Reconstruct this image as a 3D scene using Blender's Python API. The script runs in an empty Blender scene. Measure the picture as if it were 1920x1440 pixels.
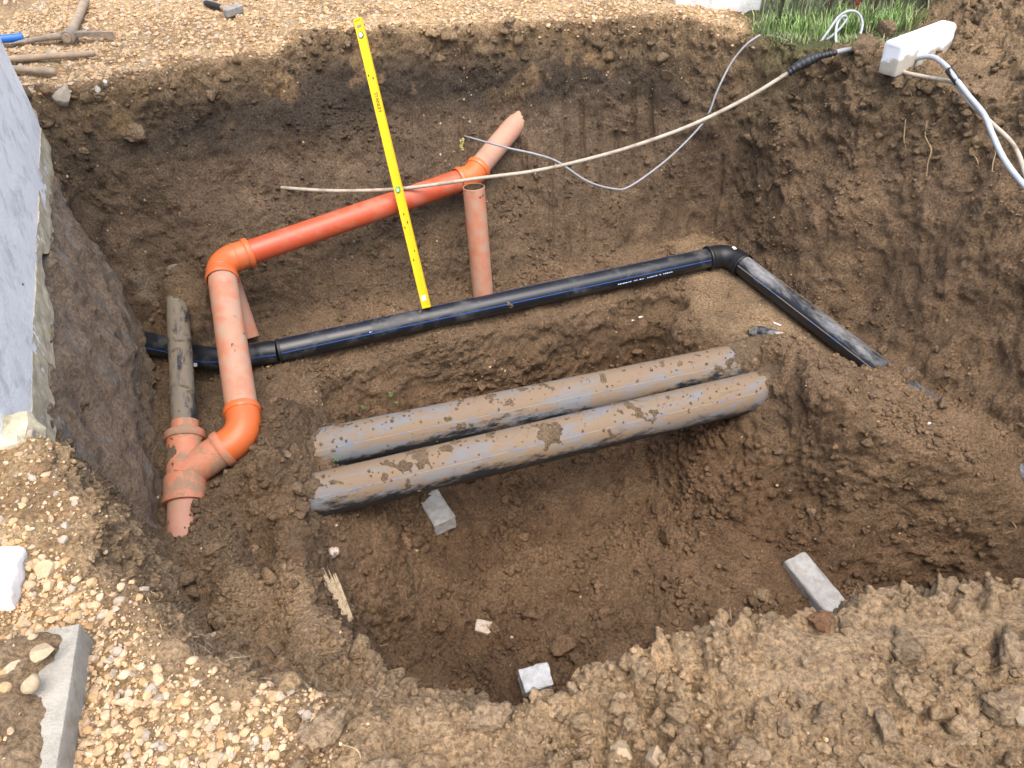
import bpy, math, random
import numpy as np
from mathutils import Vector, Matrix, Quaternion

random.seed(7)
rng = np.random.default_rng(11)
SC = bpy.context.scene
COL = SC.collection
R = math.radians

# ------------------------------------------------------------------ camera
PITCH, CAM_H, FPX = 43.0, 1.5, 1442.0
cam_d = bpy.data.cameras.new('camera')
cam_d.sensor_width = 36.0
cam_d.lens = 36.0 * FPX / 1920.0
cam_d.clip_start, cam_d.clip_end = 0.02, 600
cam = bpy.data.objects.new('camera', cam_d)
cam.location = (0, 0, CAM_H)
cam.rotation_euler = (R(90 - PITCH), 0, 0)
COL.objects.link(cam)
SC.camera = cam

# ------------------------------------------------------------------ sky, sun, exposure
SUN_EL, SUN_AZ = 70.0, 165.0          # azimuth measured from +Y (forward) towards +X
w = bpy.data.worlds.new('World')
SC.world = w
w.use_nodes = True
nt = w.node_tree
sky = nt.nodes.new('ShaderNodeTexSky')
sky.sky_type = 'NISHITA'
sky.sun_disc = False
sky.sun_elevation = R(SUN_EL)
sky.sun_rotation = R(SUN_AZ)
sky.air_density, sky.dust_density, sky.ozone_density = 1.0, 4.0, 1.0
bg = nt.nodes['Background']
bg.inputs['Strength'].default_value = 0.15
nt.links.new(sky.outputs[0], bg.inputs['Color'])
sun_d = bpy.data.lights.new('sun', 'SUN')
sun_d.energy = 1.1
sun_d.angle = R(60)
sun_d.color = (1.0, 0.95, 0.88)
sun = bpy.data.objects.new('sun', sun_d)
_e, _a = R(SUN_EL), R(SUN_AZ)
sdir = Vector((math.cos(_e) * math.sin(_a), math.cos(_e) * math.cos(_a), math.sin(_e)))
sun.rotation_euler = sdir.to_track_quat('Z', 'Y').to_euler()
sun.location = sdir * 20
COL.objects.link(sun)
SC.view_settings.view_transform = 'Standard'
SC.view_settings.look = 'None'
SC.view_settings.exposure = 1.42
SC.view_settings.gamma = 1.0
SC.cycles.max_bounces = 5
SC.cycles.diffuse_bounces = 3
SC.cycles.glossy_bounces = 2
SC.cycles.transmission_bounces = 2
SC.cycles.caustics_reflective = False
SC.cycles.caustics_refractive = False

# ------------------------------------------------------------------ small maths
_S, _C = math.sin(R(PITCH)), math.cos(R(PITCH))
def P(u, v, h):
    """world point at height h that the photo shows at pixel (u, v) of 1920x1440"""
    yc = (v - 720) / FPX
    z = (CAM_H - h) / (_S + yc * _C)
    return Vector(((u - 960) / FPX * z, z * (_C - yc * _S), h))

def _hash(ix, iy, iz, seed):
    h = (ix.astype(np.uint32) * np.uint32(374761393)) ^ (iy.astype(np.uint32) * np.uint32(668265263)) ^ \
        (iz.astype(np.uint32) * np.uint32(2246822519)) ^ np.uint32((seed * 3266489917) & 0xffffffff)
    h = (h ^ (h >> np.uint32(15))) * np.uint32(2246822519)
    h = (h ^ (h >> np.uint32(13))) * np.uint32(3266489917)
    h = h ^ (h >> np.uint32(16))
    return (h & np.uint32(0xffffff)).astype(np.float32) / np.float32(16777215.0)

def vnoise(p, s, seed=0):
    q = (p / s).astype(np.float32)
    i = np.floor(q).astype(np.int32)
    f = q - i
    f = f * f * f * (f * (f * 6 - 15) + 10)
    out = 0
    for dx in (0, 1):
        wx = f[:, 0] if dx else 1 - f[:, 0]
        for dy in (0, 1):
            wy = f[:, 1] if dy else 1 - f[:, 1]
            for dz in (0, 1):
                wz = f[:, 2] if dz else 1 - f[:, 2]
                out = out + wx * wy * wz * _hash(i[:, 0] + dx, i[:, 1] + dy, i[:, 2] + dz, seed)
    return out * 2 - 1

def fbm(p, s, octs=3, seed=0, gain=.5):
    a, t, out = 1.0, 0.0, 0
    for k in range(octs):
        out = out + a * vnoise(p, s, seed + k * 17)
        t += a
        a *= gain
        s *= .5
    return out / t * 1.4

def worley(p, s, seed=0):
    """F1, F2 and a random number of the nearest cell"""
    q = (p / s).astype(np.float32)
    i = np.floor(q).astype(np.int32)
    f = q - i
    f1 = np.full(len(q), 9, np.float32)
    f2 = f1.copy()
    rid = np.zeros(len(q), np.float32)
    for dx in (-1, 0, 1):
        for dy in (-1, 0, 1):
            for dz in (-1, 0, 1):
                a, b, c = i[:, 0] + dx, i[:, 1] + dy, i[:, 2] + dz
                h = _hash(a, b, c, seed)
                h2 = (h * 7919.37) % 1.0
                h3 = (h * 3571.91) % 1.0
                d = (dx + .15 + .7 * h - f[:, 0]) ** 2 + (dy + .15 + .7 * h2 - f[:, 1]) ** 2 + (dz + .15 + .7 * h3 - f[:, 2]) ** 2
                m = d < f1
                f2 = np.where(m, f1, np.minimum(f2, d))
                rid = np.where(m, (h * 911.3) % 1.0, rid)
                f1 = np.where(m, d, f1)
    return np.sqrt(f1), np.sqrt(f2), rid

def sstep(a, b, x):
    t = np.clip((x - a) / (b - a), 0, 1)
    return t * t * (3 - 2 * t)

def poly_sd(poly, X, Y):
    """signed distance, positive inside"""
    poly = np.array(poly, float)
    d = np.full(X.shape, 1e9)
    ins = np.zeros(X.shape, bool)
    n = len(poly)
    for k in range(n):
        ax, ay = poly[k]
        bx, by = poly[(k + 1) % n]
        ex, ey = bx - ax, by - ay
        t = np.clip(((X - ax) * ex + (Y - ay) * ey) / (ex * ex + ey * ey), 0, 1)
        d = np.minimum(d, np.hypot(X - ax - t * ex, Y - ay - t * ey))
        c = ((ay > Y) != (by > Y))
        with np.errstate(divide='ignore', invalid='ignore'):
            xi = (bx - ax) * (Y - ay) / (by - ay if by != ay else 1e-9) + ax
        ins ^= c & (X < xi)
    return np.where(ins, d, -d)

# ------------------------------------------------------------------ mesh helpers
def new_mesh(name, V, F, smooth=True, col=None):
    V = np.asarray(V, np.float32)
    F = np.asarray(F, np.int32)
    me = bpy.data.meshes.new(name)
    me.vertices.add(len(V))
    me.vertices.foreach_set('co', V.ravel())
    k = F.shape[1]
    me.loops.add(F.size)
    me.loops.foreach_set('vertex_index', F.ravel())
    me.polygons.add(len(F))
    me.polygons.foreach_set('loop_start', np.arange(0, F.size, k, dtype=np.int32))
    me.polygons.foreach_set('loop_total', np.full(len(F), k, np.int32))
    me.polygons.foreach_set('use_smooth', np.full(len(F), smooth, bool))
    me.update(calc_edges=True)
    if col is not None:
        at = me.attributes.new('col', 'FLOAT_COLOR', 'POINT')
        c4 = np.ones((len(V), 4), np.float32)
        c4[:, :3] = col
        at.data.foreach_set('color', c4.ravel())
    return me

def link(name, me, mat=None, parent=None):
    o = bpy.data.objects.new(name, me)
    COL.objects.link(o)
    if mat is not None and me is not None and not len(me.materials):
        me.materials.append(mat)
    if parent is not None:
        o.parent = parent
        o.matrix_parent_inverse = parent_world(parent).inverted()
    return o

def parent_world(o):
    m = Matrix.LocRotScale(o.location, o.rotation_euler, o.scale)
    if o.parent:
        return parent_world(o.parent) @ o.matrix_parent_inverse @ m
    return m

def tag(o, label=None, cat=None, group=None, kind=None):
    if label: o['label'] = label
    if cat: o['category'] = cat
    if group: o['group'] = group
    if kind: o['kind'] = kind
    return o

def thing(name, label, cat, loc=(0, 0, 0), group=None):
    o = bpy.data.objects.new(name, None)
    o.empty_display_size = .05
    o.location = loc
    COL.objects.link(o)
    return tag(o, label, cat, group)

class MB:
    """collects polygons, then links them as one mesh"""
    def __init__(s): s.v, s.f = [], []
    def add(s, V, F):
        b = len(s.v)
        s.v += [tuple(p) for p in V]
        s.f += [tuple(i + b for i in f) for f in F]
        return s
    def tube(s, path, rad, n=24, cap=True, rfun=None):
        V, F = tube_np(path, rad, n, cap, rfun)
        return s.add(V, F)
    def box(s, c, size, rot=None, bev=0.0):
        sx, sy, sz = [t / 2 for t in size]
        V, F = bevel_box(sx, sy, sz, bev)
        M = rot if rot is not None else Matrix.Identity(3)
        return s.add([Vector(c) + M @ Vector(p) for p in V], F)
    def build(s, name, mat, parent=None, smooth=False, col=None):
        me = bpy.data.meshes.new(name)
        me.from_pydata(s.v, [], s.f)
        if smooth:
            me.polygons.foreach_set('use_smooth', np.ones(len(s.f), bool))
            try: me.set_sharp_from_angle(angle=R(38))
            except Exception: pass
        me.update()
        return link(name, me, mat, parent)

def bevel_box(sx, sy, sz, b):
    if b <= 0:
        V = [(x, y, z) for z in (-sz, sz) for x, y in ((-sx, -sy), (sx, -sy), (sx, sy), (-sx, sy))]
        F = [(3, 2, 1, 0), (4, 5, 6, 7), (0, 1, 5, 4), (1, 2, 6, 5), (2, 3, 7, 6), (3, 0, 4, 7)]
        return V, F
    # rounded box: octagonal rings
    V, F = [], []
    def ring(x, y, z, c):
        return [(-x + c, -y, z), (x - c, -y, z), (x, -y + c, z), (x, y - c, z), (x - c, y, z), (-x + c, y, z), (-x, y - c, z), (-x, -y + c, z)]
    rings = [ring(sx - b, sy - b, -sz, b * .3), ring(sx, sy, -sz + b, b), ring(sx, sy, sz - b, b), ring(sx - b, sy - b, sz, b * .3)]
    for r_ in rings: V += r_
    F.append(tuple(range(7, -1, -1)))
    for k in range(3):
        for j in range(8):
            a, c = k * 8 + j, k * 8 + (j + 1) % 8
            F.append((a, c, c + 8, a + 8))
    F.append(tuple(24 + j for j in range(8)))
    return V, F

def frames(path):
    p = [Vector(q) for q in path]
    T = []
    for i in range(len(p)):
        a = p[max(i - 1, 0)]; b = p[min(i + 1, len(p) - 1)]
        T.append((b - a).normalized())
    up = Vector((0, 0, 1))
    if abs(T[0].dot(up)) > .95: up = Vector((0, 1, 0))
    n = (up - T[0] * up.dot(T[0])).normalized()
    N = [n]
    for i in range(1, len(p)):
        q = T[i - 1].rotation_difference(T[i])
        n = (q @ n)
        n = (n - T[i] * n.dot(T[i])).normalized()
        N.append(n)
    return p, T, N

def tube_np(path, rad, n=24, cap=True, rfun=None):
    """angle 0 is the upper side of the tube; rfun(i, angles, points) adds to the radius"""
    p, T, N = frames(path)
    m = len(p)
    rad = [rad] * m if np.isscalar(rad) else list(rad)
    an = np.linspace(0, 2 * math.pi, n, endpoint=False)
    V = []
    for i in range(m):
        B = np.array(T[i].cross(N[i])); Nn = np.array(N[i])
        d = np.outer(np.cos(an), Nn) + np.outer(np.sin(an), B)
        r = np.full(n, rad[i])
        V.append(np.array(p[i]) + d * r[:, None])
    V = np.concatenate(V)
    if rfun is not None:
        D = []
        for i in range(m):
            B = np.array(T[i].cross(N[i])); Nn = np.array(N[i])
            D.append(np.outer(np.cos(an), Nn) + np.outer(np.sin(an), B))
        D = np.concatenate(D)
        V = V + D * rfun(V, D)[:, None]
    F = []
    for i in range(m - 1):
        for j in range(n):
            k = (j + 1) % n
            F.append((i * n + j, i * n + k, (i + 1) * n + k, (i + 1) * n + j))
    if cap:
        F.append(tuple(range(n - 1, -1, -1)))
        F.append(tuple((m - 1) * n + j for j in range(n)))
    return V, F

def spline(pts, step=.02):
    """Catmull-Rom through the points"""
    p = [Vector(q) for q in pts]
    p = [p[0] * 2 - p[1]] + p + [p[-1] * 2 - p[-2]]
    out = []
    for i in range(1, len(p) - 2):
        a, b, c, d = p[i - 1], p[i], p[i + 1], p[i + 2]
        k = max(2, int((c - b).length / step))
        for j in range(k):
            t = j / k
            out.append(.5 * ((2 * b) + (c - a) * t + (2 * a - 5 * b + 4 * c - d) * t * t + (3 * b - a - 3 * c + d) * t ** 3))
    out.append(p[-2])
    return out

def seg(a, b, step=.02):
    a, b = Vector(a), Vector(b)
    k = max(1, int((b - a).length / step))
    return [a.lerp(b, i / k) for i in range(k + 1)]

def arc(a, c, b, rad, n=10):
    """fillet of the corner a-c-b; returns the arc points"""
    a, c, b = Vector(a), Vector(c), Vector(b)
    u, v_ = (a - c).normalized(), (b - c).normalized()
    ang = u.angle(v_)
    t = rad / math.tan(ang / 2)
    cen = c + (u + v_).normalized() * (rad / math.sin(ang / 2))
    s0, s1 = c + u * t - cen, c + v_ * t - cen
    q = s0.rotation_difference(s1)
    ax, tot = q.to_axis_angle()
    return [cen + Quaternion(ax, tot * i / n) @ s0 for i in range(n + 1)]

def lathe_collar(mb, p, d, prof, n=32):
    """ring of revolution at p along d; prof = [(s, r)]"""
    d = Vector(d).normalized()
    u_ = d.orthogonal().normalized(); v_ = d.cross(u_)
    Vv = [Vector(p) + d * s + (u_ * math.cos(2 * math.pi * j / n) + v_ * math.sin(2 * math.pi * j / n)) * r for s, r in prof for j in range(n)]
    F = [(i * n + j, i * n + (j + 1) % n, (i + 1) * n + (j + 1) % n, (i + 1) * n + j) for i in range(len(prof) - 1) for j in range(n)]
    mb.add(Vv, F)
    return mb

# ------------------------------------------------------------------ materials
def mat(name):
    m = bpy.data.materials.new(name)
    m.use_nodes = True
    t = m.node_tree
    b = t.nodes['Principled BSDF']
    return m, t, b
def N(t, typ, **kw):
    n = t.nodes.new(typ)
    for k, v in kw.items():
        if k in n.inputs: n.inputs[k].default_value = v
        else: setattr(n, k, v)
    return n
def noise(t, scale, detail=4, rough=.6, co=None, dist=0.0):
    n = N(t, 'ShaderNodeTexNoise')
    n.inputs['Scale'].default_value = scale
    n.inputs['Detail'].default_value = detail
    n.inputs['Roughness'].default_value = rough
    n.inputs['Distortion'].default_value = dist
    if co is None: co = coord(t)
    t.links.new(co, n.inputs['Vector'])
    return n.outputs['Fac']
def coord(t):
    for n in t.nodes:
        if n.bl_idname == 'ShaderNodeNewGeometry': return n.outputs['Position']
    return t.nodes.new('ShaderNodeNewGeometry').outputs['Position']
def ramp(t, fac, stops):
    n = N(t, 'ShaderNodeValToRGB')
    e = n.color_ramp.elements
    while len(e) > 1: e.remove(e[-1])
    e[0].position = stops[0][0]; e[0].color = (*stops[0][1], 1)
    for p, c in stops[1:]:
        q = e.new(p); q.color = (*c, 1)
    t.links.new(fac, n.inputs['Fac'])
    return n.outputs['Color']
def mapr(t, v, a, b, c, d):
    n = N(t, 'ShaderNodeMapRange')
    n.inputs[1].default_value, n.inputs[2].default_value, n.inputs[3].default_value, n.inputs[4].default_value = a, b, c, d
    t.links.new(v, n.inputs[0])
    return n.outputs[0]
def math_(t, op, a, b=None):
    n = N(t, 'ShaderNodeMath', operation=op)
    for i, v in enumerate((a, b)):
        if v is None: continue
        if isinstance(v, (int, float)): n.inputs[i].default_value = v
        else: t.links.new(v, n.inputs[i])
    return n.outputs[0]
def mixc(t, fac, a, b, mode='MIX'):
    n = N(t, 'ShaderNodeMix', data_type='RGBA', blend_type=mode)
    for i, v in ((0, fac), (6, a), (7, b)):
        if isinstance(v, (int, float)): n.inputs[i].default_value = v
        elif isinstance(v, tuple): n.inputs[i].default_value = (*v, 1)
        else: t.links.new(v, n.inputs[i])
    return n.outputs[2]
def bump(t, b, h, strength=.5, dist=.01, prev=None):
    n = N(t, 'ShaderNodeBump')
    n.inputs['Strength'].default_value = strength
    n.inputs['Distance'].default_value = dist
    t.links.new(h, n.inputs['Height'])
    if prev is not None: t.links.new(prev, n.inputs['Normal'])
    t.links.new(n.outputs[0], b.inputs['Normal'])
    return n.outputs[0]

def soil_mat(name='soil', rough=.93, contrast=1.0, bumpd=.006, mottle=True):
    m, t, b = mat(name)
    a = N(t, 'ShaderNodeAttribute', attribute_name='col')
    n2 = noise(t, 85, 6, .78)
    f = mapr(t, n2, .39, .61, 1 - .46 * contrast, 1 + .46 * contrast)  # earth's own grain, its contrast raised to paint grainy shadows into the colour
    c = N(t, 'ShaderNodeVectorMath', operation='SCALE')
    t.links.new(a.outputs['Color'], c.inputs[0])
    t.links.new(f, c.inputs['Scale'])
    cc = c.outputs[0]
    if mottle:   # little pale grit in the earth
        v = N(t, 'ShaderNodeTexVoronoi', feature='F1')
        v.inputs['Scale'].default_value = 75
        v.inputs['Randomness'].default_value = 1
        t.links.new(coord(t), v.inputs['Vector'])
        g = math_(t, 'MULTIPLY', mapr(t, v.outputs['Distance'], .10, .16, 1, 0), mapr(t, noise(t, 7, 1, .6), .52, .62, 0, .55))
        cc = mixc(t, g, cc, (.42, .33, .22))
    t.links.new(cc, b.inputs['Base Color'])
    b.inputs['Roughness'].default_value = rough
    b.inputs['Specular IOR Level'].default_value = .25
    bump(t, b, n2, 1.0, bumpd * 5)
    return m
M = {}
M['soil'] = soil_mat()
M['clod'] = soil_mat('clod_soil', .95, .9, .005, False)

def stone_mat():
    m, t, b = mat('crushed_stone')
    a = N(t, 'ShaderNodeAttribute', attribute_name='col')
    n1 = noise(t, 55, 4, .65)
    n2 = noise(t, 300, 3, .6)
    c = N(t, 'ShaderNodeVectorMath', operation='SCALE')
    t.links.new(a.outputs['Color'], c.inputs[0])
    t.links.new(math_(t, 'ADD', mapr(t, n1, .3, .7, -.15, .15), mapr(t, n2, .3, .7, .88, 1.12)), c.inputs['Scale'])
    t.links.new(c.outputs[0], b.inputs['Base Color'])
    b.inputs['Roughness'].default_value = .96
    b.inputs['Specular IOR Level'].default_value = .12
    bump(t, b, n2, .5, .002)
    return m
M['stone'] = stone_mat()

def plain(name, c, rough=.5, spec=.5, var=.12, scale=20, bs=.2, bd=.002, metal=0.0, c2=None, thr=(.45, .6), scale2=6):
    """base colour with mottling; c2 = a second colour in patches (dust, dirt, rust)"""
    m, t, b = mat(name)
    n1 = noise(t, scale, 5, .6)
    sc = N(t, 'ShaderNodeVectorMath', operation='SCALE')
    sc.inputs[0].default_value = c
    t.links.new(mapr(t, n1, .3, .7, 1 - var, 1 + var), sc.inputs['Scale'])
    out = sc.outputs[0]
    b.inputs['Roughness'].default_value = rough
    if c2 is not None:
        n2 = noise(t, scale2, 6, .68, dist=.3)
        f = mapr(t, n2, thr[0], thr[1], 0, 1)
        out = mixc(t, f, out, c2)
        t.links.new(mapr(t, f, 0, 1, rough, .9), b.inputs['Roughness'])
    t.links.new(out, b.inputs['Base Color'])
    b.inputs['Specular IOR Level'].default_value = spec
    b.inputs['Metallic'].default_value = metal
    bump(t, b, noise(t, scale * 6, 4, .65), bs, bd)
    return m

MUD = (.15, .10, .062)
M['pvc_red'] = plain('pvc_red', (.50, .085, .032), .34, .5, .05, 8, .05, .001, c2=(.43, .17, .105), thr=(.48, .75), scale2=9)
M['pvc_fit'] = plain('pvc_fitting', (.60, .135, .035), .36, .5, .05, 8, .05, .001, c2=(.45, .18, .09), thr=(.55, .8), scale2=9)
M['pvc_faded'] = plain('pvc_faded', (.50, .20, .115), .5, .4, .08, 14, .12, .001, c2=(.43, .27, .185), thr=(.42, .58), scale2=11)
M['pvc_pink'] = plain('pvc_dusty_pink', (.46, .235, .165), .6, .3, .08, 14, .12, .001, c2=(.40, .25, .17), thr=(.45, .62), scale2=9)
M['pvc_muddy'] = plain('pvc_muddy', (.50, .19, .105), .55, .4, .1, 14, .2, .001, c2=(.30, .185, .115), thr=(.47, .58), scale2=14)
M['hdpe'] = plain('hdpe_black', (.012, .014, .018), .32, .5, .2, 12, .1, .001, c2=(.10, .10, .095), thr=(.53, .78), scale2=6)
M['hdpe_dusty'] = plain('hdpe_dusty', (.016, .018, .022), .36, .5, .2, 12, .1, .001, c2=(.30, .29, .27), thr=(.45, .66), scale2=7)
M['hdpe_grey'] = plain('hdpe_grey_dusty', (.045, .05, .058), .5, .4, .2, 12, .15, .001, c2=(.27, .25, .22), thr=(.38, .56), scale2=9)
M['hdpe_fit'] = plain('hdpe_fitting', (.012, .013, .015), .45, .4, .2, 30, .15, .001, c2=(.07, .065, .06), thr=(.55, .8), scale2=9)
M['blue'] = plain('blue_stripe', (.03, .085, .27), .45, .4, .15, 30, .05, .001)
M['blue_dusty'] = plain('blue_stripe_dusty', (.09, .16, .32), .6, .3, .2, 30, .05, .001, c2=(.25, .21, .16), thr=(.40, .5), scale2=10)
M['print'] = plain('pale_print', (.45, .55, .75), .5, .3, .2, 90, .05, .001)
M['mud'] = soil_mat('mud_crust', .95, .8, .004, False)
M['yellow'] = plain('yellow_enamel', (.74, .49, .008), .4, .5, .05, 30, .05, .001, c2=(.50, .33, .05), thr=(.66, .74), scale2=40)
M['black'] = plain('black_plastic', (.015, .015, .016), .5, .4, .2, 30, .1, .001)
M['vial'] = plain('vial_green', (.26, .52, .30), .15, .6, .1, 40, .02, .001)
M['vial2'] = plain('vial_pale', (.40, .58, .48), .15, .6, .1, 40, .02, .001)
M['white_label'] = plain('white_label', (.7, .7, .68), .6, .3, .08, 90, .05, .001)
M['cable_cream'] = plain('cable_cream', (.40, .35, .27), .6, .3, .12, 30, .2, .001, c2=(.22, .17, .12), thr=(.5, .7), scale2=12)
M['cable_grey'] = plain('cable_grey', (.27, .28, .29), .5, .4, .12, 30, .15, .001, c2=(.2, .16, .12), thr=(.58, .75), scale2=14)
M['cable_pale'] = plain('cable_pale_grey', (.40, .42, .44), .5, .4, .1, 30, .15, .001, c2=(.28, .23, .17), thr=(.58, .75), scale2=14)
M['tape'] = plain('black_tape', (.013, .014, .016), .4, .5, .3, 60, .5, .003, c2=(.09, .07, .05), thr=(.58, .7), scale2=30)
M['concrete'] = plain('concrete_grey', (.37, .365, .345), .9, .25, .2, 30, .8, .006, c2=(.30, .28, .245), thr=(.48, .66), scale2=22)
M['concrete_light'] = plain('concrete_light', (.52, .53, .53), .9, .25, .16, 30, .8, .006, c2=(.40, .38, .34), thr=(.5, .66), scale2=22)
M['concrete_pale'] = plain('concrete_pale', (.35, .325, .27), .9, .25, .16, 30, .8, .006, c2=(.29, .25, .19), thr=(.5, .64), scale2=20)
M['concrete_dirty'] = plain('concrete_soiled', (.33, .29, .225), .92, .2, .2, 22, .6, .004, c2=(.22, .15, .09), thr=(.45, .58), scale2=9)
def footing_mat():
    m, t, b = mat('soiled_footing')
    mp = N(t, 'ShaderNodeMapping'); mp.inputs['Scale'].default_value = (1, 1, .28)
    t.links.new(coord(t), mp.inputs['Vector'])
    st = noise(t, 16, 6, .7, mp.outputs[0])
    n1 = noise(t, 60, 5, .75)
    c = mixc(t, mapr(t, n1, .38, .62, 0, 1), (.19, .135, .085), (.38, .275, .178))
    c = mixc(t, mapr(t, st, .55, .63, 0, .8), c, (.31, .29, .25))
    t.links.new(c, b.inputs['Base Color'])
    b.inputs['Roughness'].default_value = .93
    bump(t, b, n1, 1.0, .03)
    return m
M['footing'] = footing_mat()
M['white'] = plain('white_paint', (.88, .87, .83), .7, .3, .05, 12, .5, .006, c2=(.64, .64, .62), thr=(.50, .64), scale2=9)
M['foam'] = plain('foam_yellow', (.56, .49, .33), .9, .2, .15, 30, .7, .006, c2=(.40, .35, .25), thr=(.48, .6), scale2=16)
M['wood'] = plain('wood_grey', (.36, .27, .18), .8, .2, .15, 30, .3, .002, c2=(.28, .22, .16), thr=(.45, .6), scale2=18)
M['wood_pale'] = plain('wood_splinter', (.50, .40, .26), .85, .2, .2, 60, .5, .002, c2=(.30, .22, .14), thr=(.5, .6), scale2=30)
M['iron'] = plain('iron_dusty', (.20, .165, .13), .75, .3, .2, 30, .3, .002, c2=(.33, .26, .18), thr=(.45, .6), scale2=20)
M['iron_grey'] = plain('hammer_steel', (.22, .215, .20), .6, .4, .2, 40, .3, .002, c2=(.34, .29, .22), thr=(.5, .65), scale2=25)
M['bluegrip'] = plain('blue_plastic', (.02, .14, .50), .45, .5, .1, 20, .1, .001)
M['rust'] = plain('rusty_steel', (.06, .04, .03), .85, .2, .25, 60, .4, .002)
M['rustred'] = plain('red_oxide_steel', (.20, .045, .03), .75, .3, .2, 60, .3, .002)
M['wire'] = plain('fence_wire', (.12, .11, .10), .7, .3, .2, 60, .1, .001)
M['root'] = plain('root_fibre', (.40, .28, .16), .9, .1, .2, 80, .3, .001)
M['cloth'] = plain('yellow_plastic_scrap', (.47, .42, .16), .6, .3, .15, 60, .3, .002)
M['weed'] = plain('weed_green', (.13, .26, .06), .6, .3, .2, 90, .1, .001)
M['brick'] = plain('pale_block', (.47, .40, .33), .9, .2, .15, 60, .5, .003, c2=(.3, .2, .13), thr=(.5, .62), scale2=25)

# ================================================================== the ground with its excavation
def wall_x(y): return -1.37 - .4326 * (y - 1.4)      # face of the white house wall
RIM = [(-.28, .64), (-.5, .70), (-.72, .84), (-.88, 1.02), (-1.0, 1.2), (-1.2, 1.36), (-1.50, 1.55), (-2.37, 3.55), (-2.33, 3.66), (-1.95, 3.80),
       (-1.72, 4.05), (-1.45, 4.14), (-1.28, 4.2), (-1.16, 4.45), (-.8, 4.53), (-.4, 4.55), (0, 4.63), (.5, 4.68), (1.0, 4.66), (1.28, 4.5),
       (1.42, 4.32), (1.62, 4.12), (1.8, 3.85), (2.25, 3.3), (2.6, 2.6), (2.85, 1.9), (2.6, 1.15), (1.9, .92), (1.05, .86), (.75, .84), (.48, .82),
       (.25, .72), (0, .65)]
BASE = [(-.32, .68), (-.62, .86), (-.9, 1.1), (-1.2, 1.5), (-1.50, 1.95), (-2.1, 3.2), (-2.05, 3.30), (-1.6, 3.42), (-.82, 3.56), (-.2, 3.80), (.47, 4.02),
        (1.15, 4.34), (1.36, 4.24), (1.62, 3.75), (1.92, 3.15), (2.2, 2.68), (2.42, 2.25), (2.5, 1.8), (2.3, 1.4), (1.2, 1.2), (.3, 1.0), (0, .85)]
TRENCH = [(-.90, 2.02), (-.86, 2.25), (-.88, 2.5), (-.98, 2.9), (-.65, 3.1), (-.18, 3.28), (.4, 3.48), (.93, 3.72), (1.04, 3.66), (.92, 3.42), (1.15, 3.33),
          (1.3, 3.2), (1.33, 2.82), (1.37, 2.5), (1.6, 2.32), (1.95, 2.2), (2.25, 2.05), (2.42, 1.75), (2.2, 1.42), (1.1, 1.22), (.3, 1.03), (-.02, .88),
          (-.25, .82), (-.55, 1.17), (-.8, 1.6)]
FLOOR = [(-.66, 2.43), (-.80, 2.82), (-.58, 3.03), (-.1, 3.21), (.4, 3.40), (.86, 3.60), (.88, 3.34), (1.10, 3.22), (1.17, 2.78), (1.22, 2.45), (1.5, 2.08), (2.0, 1.95),
         (2.25, 1.75), (2.0, 1.5), (1.0, 1.36), (.3, 1.2), (0, 1.05), (-.22, 1.05), (-.42, 1.35), (-.55, 1.9)]

X0, X1, Y0, Y1, DG = -3.4, 4.2, -.8, 7.0, .01
gx = np.arange(X0, X1 + DG / 2, DG)
gy = np.arange(Y0, Y1 + DG / 2, DG)
GX, GY = np.meshgrid(gx, gy, indexing='ij')
_p2 = np.stack([GX.ravel(), GY.ravel(), np.zeros(GX.size)], 1)
wob = (fbm(_p2, .45, 3, 3) * .05 + fbm(_p2, .14, 2, 5) * .022).reshape(GX.shape)
wob2 = (fbm(_p2, .5, 3, 31) * .05 + fbm(_p2, .16, 2, 35) * .02).reshape(GX.shape)
_k = 1 - sstep(-.25, .1, -(GX - (wall_x(GY) + .05)))      # keep the side along the house wall straight
WX, WY = GX + wob * _k, GY + wob2 * _k
sd_rim, sd_base = poly_sd(RIM, WX, WY), poly_sd(BASE, WX, WY)
sd_tr, sd_fl = poly_sd(TRENCH, GX + wob2 * .5, GY + wob * .5), poly_sd(FLOOR, GX + wob2 * .6, GY + wob * .6)

def gauss(cx, cy, sx, sy, a=0.0):
    c, s = math.cos(a), math.sin(a)
    dx, dy = GX - cx, GY - cy
    return np.exp(-.5 * (((dx * c + dy * s) / sx) ** 2 + ((-dx * s + dy * c) / sy) ** 2))

# undisturbed ground and spoil heaps
G0 = .004 * fbm(_p2, .9, 2, 9).reshape(GX.shape)
G0 += .70 * gauss(3.25, 4.15, .50, .95) + .04 * gauss(2.35, 3.5, .3, .4) + .22 * gauss(3.1, 2.6, .4, .9)
G0 += .10 * gauss(1.0, .72, .6, .17) + .07 * gauss(1.9, .68, .6, .22) + .06 * gauss(.5, .66, .22, .13) + .05 * gauss(.95, 4.9, .25, .3)
G0 += .05 * gauss(.9, .3, .8, .3)
G0 += .04 * gauss(1.80, 3.98, .10, .10) + .02 * gauss(1.62, 3.95, .14, .10)
G0 -= .35 * sstep(5.0, 6.5, GY) * sstep(1.2, 1.8, GX)     # the field behind the fence lies lower
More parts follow.
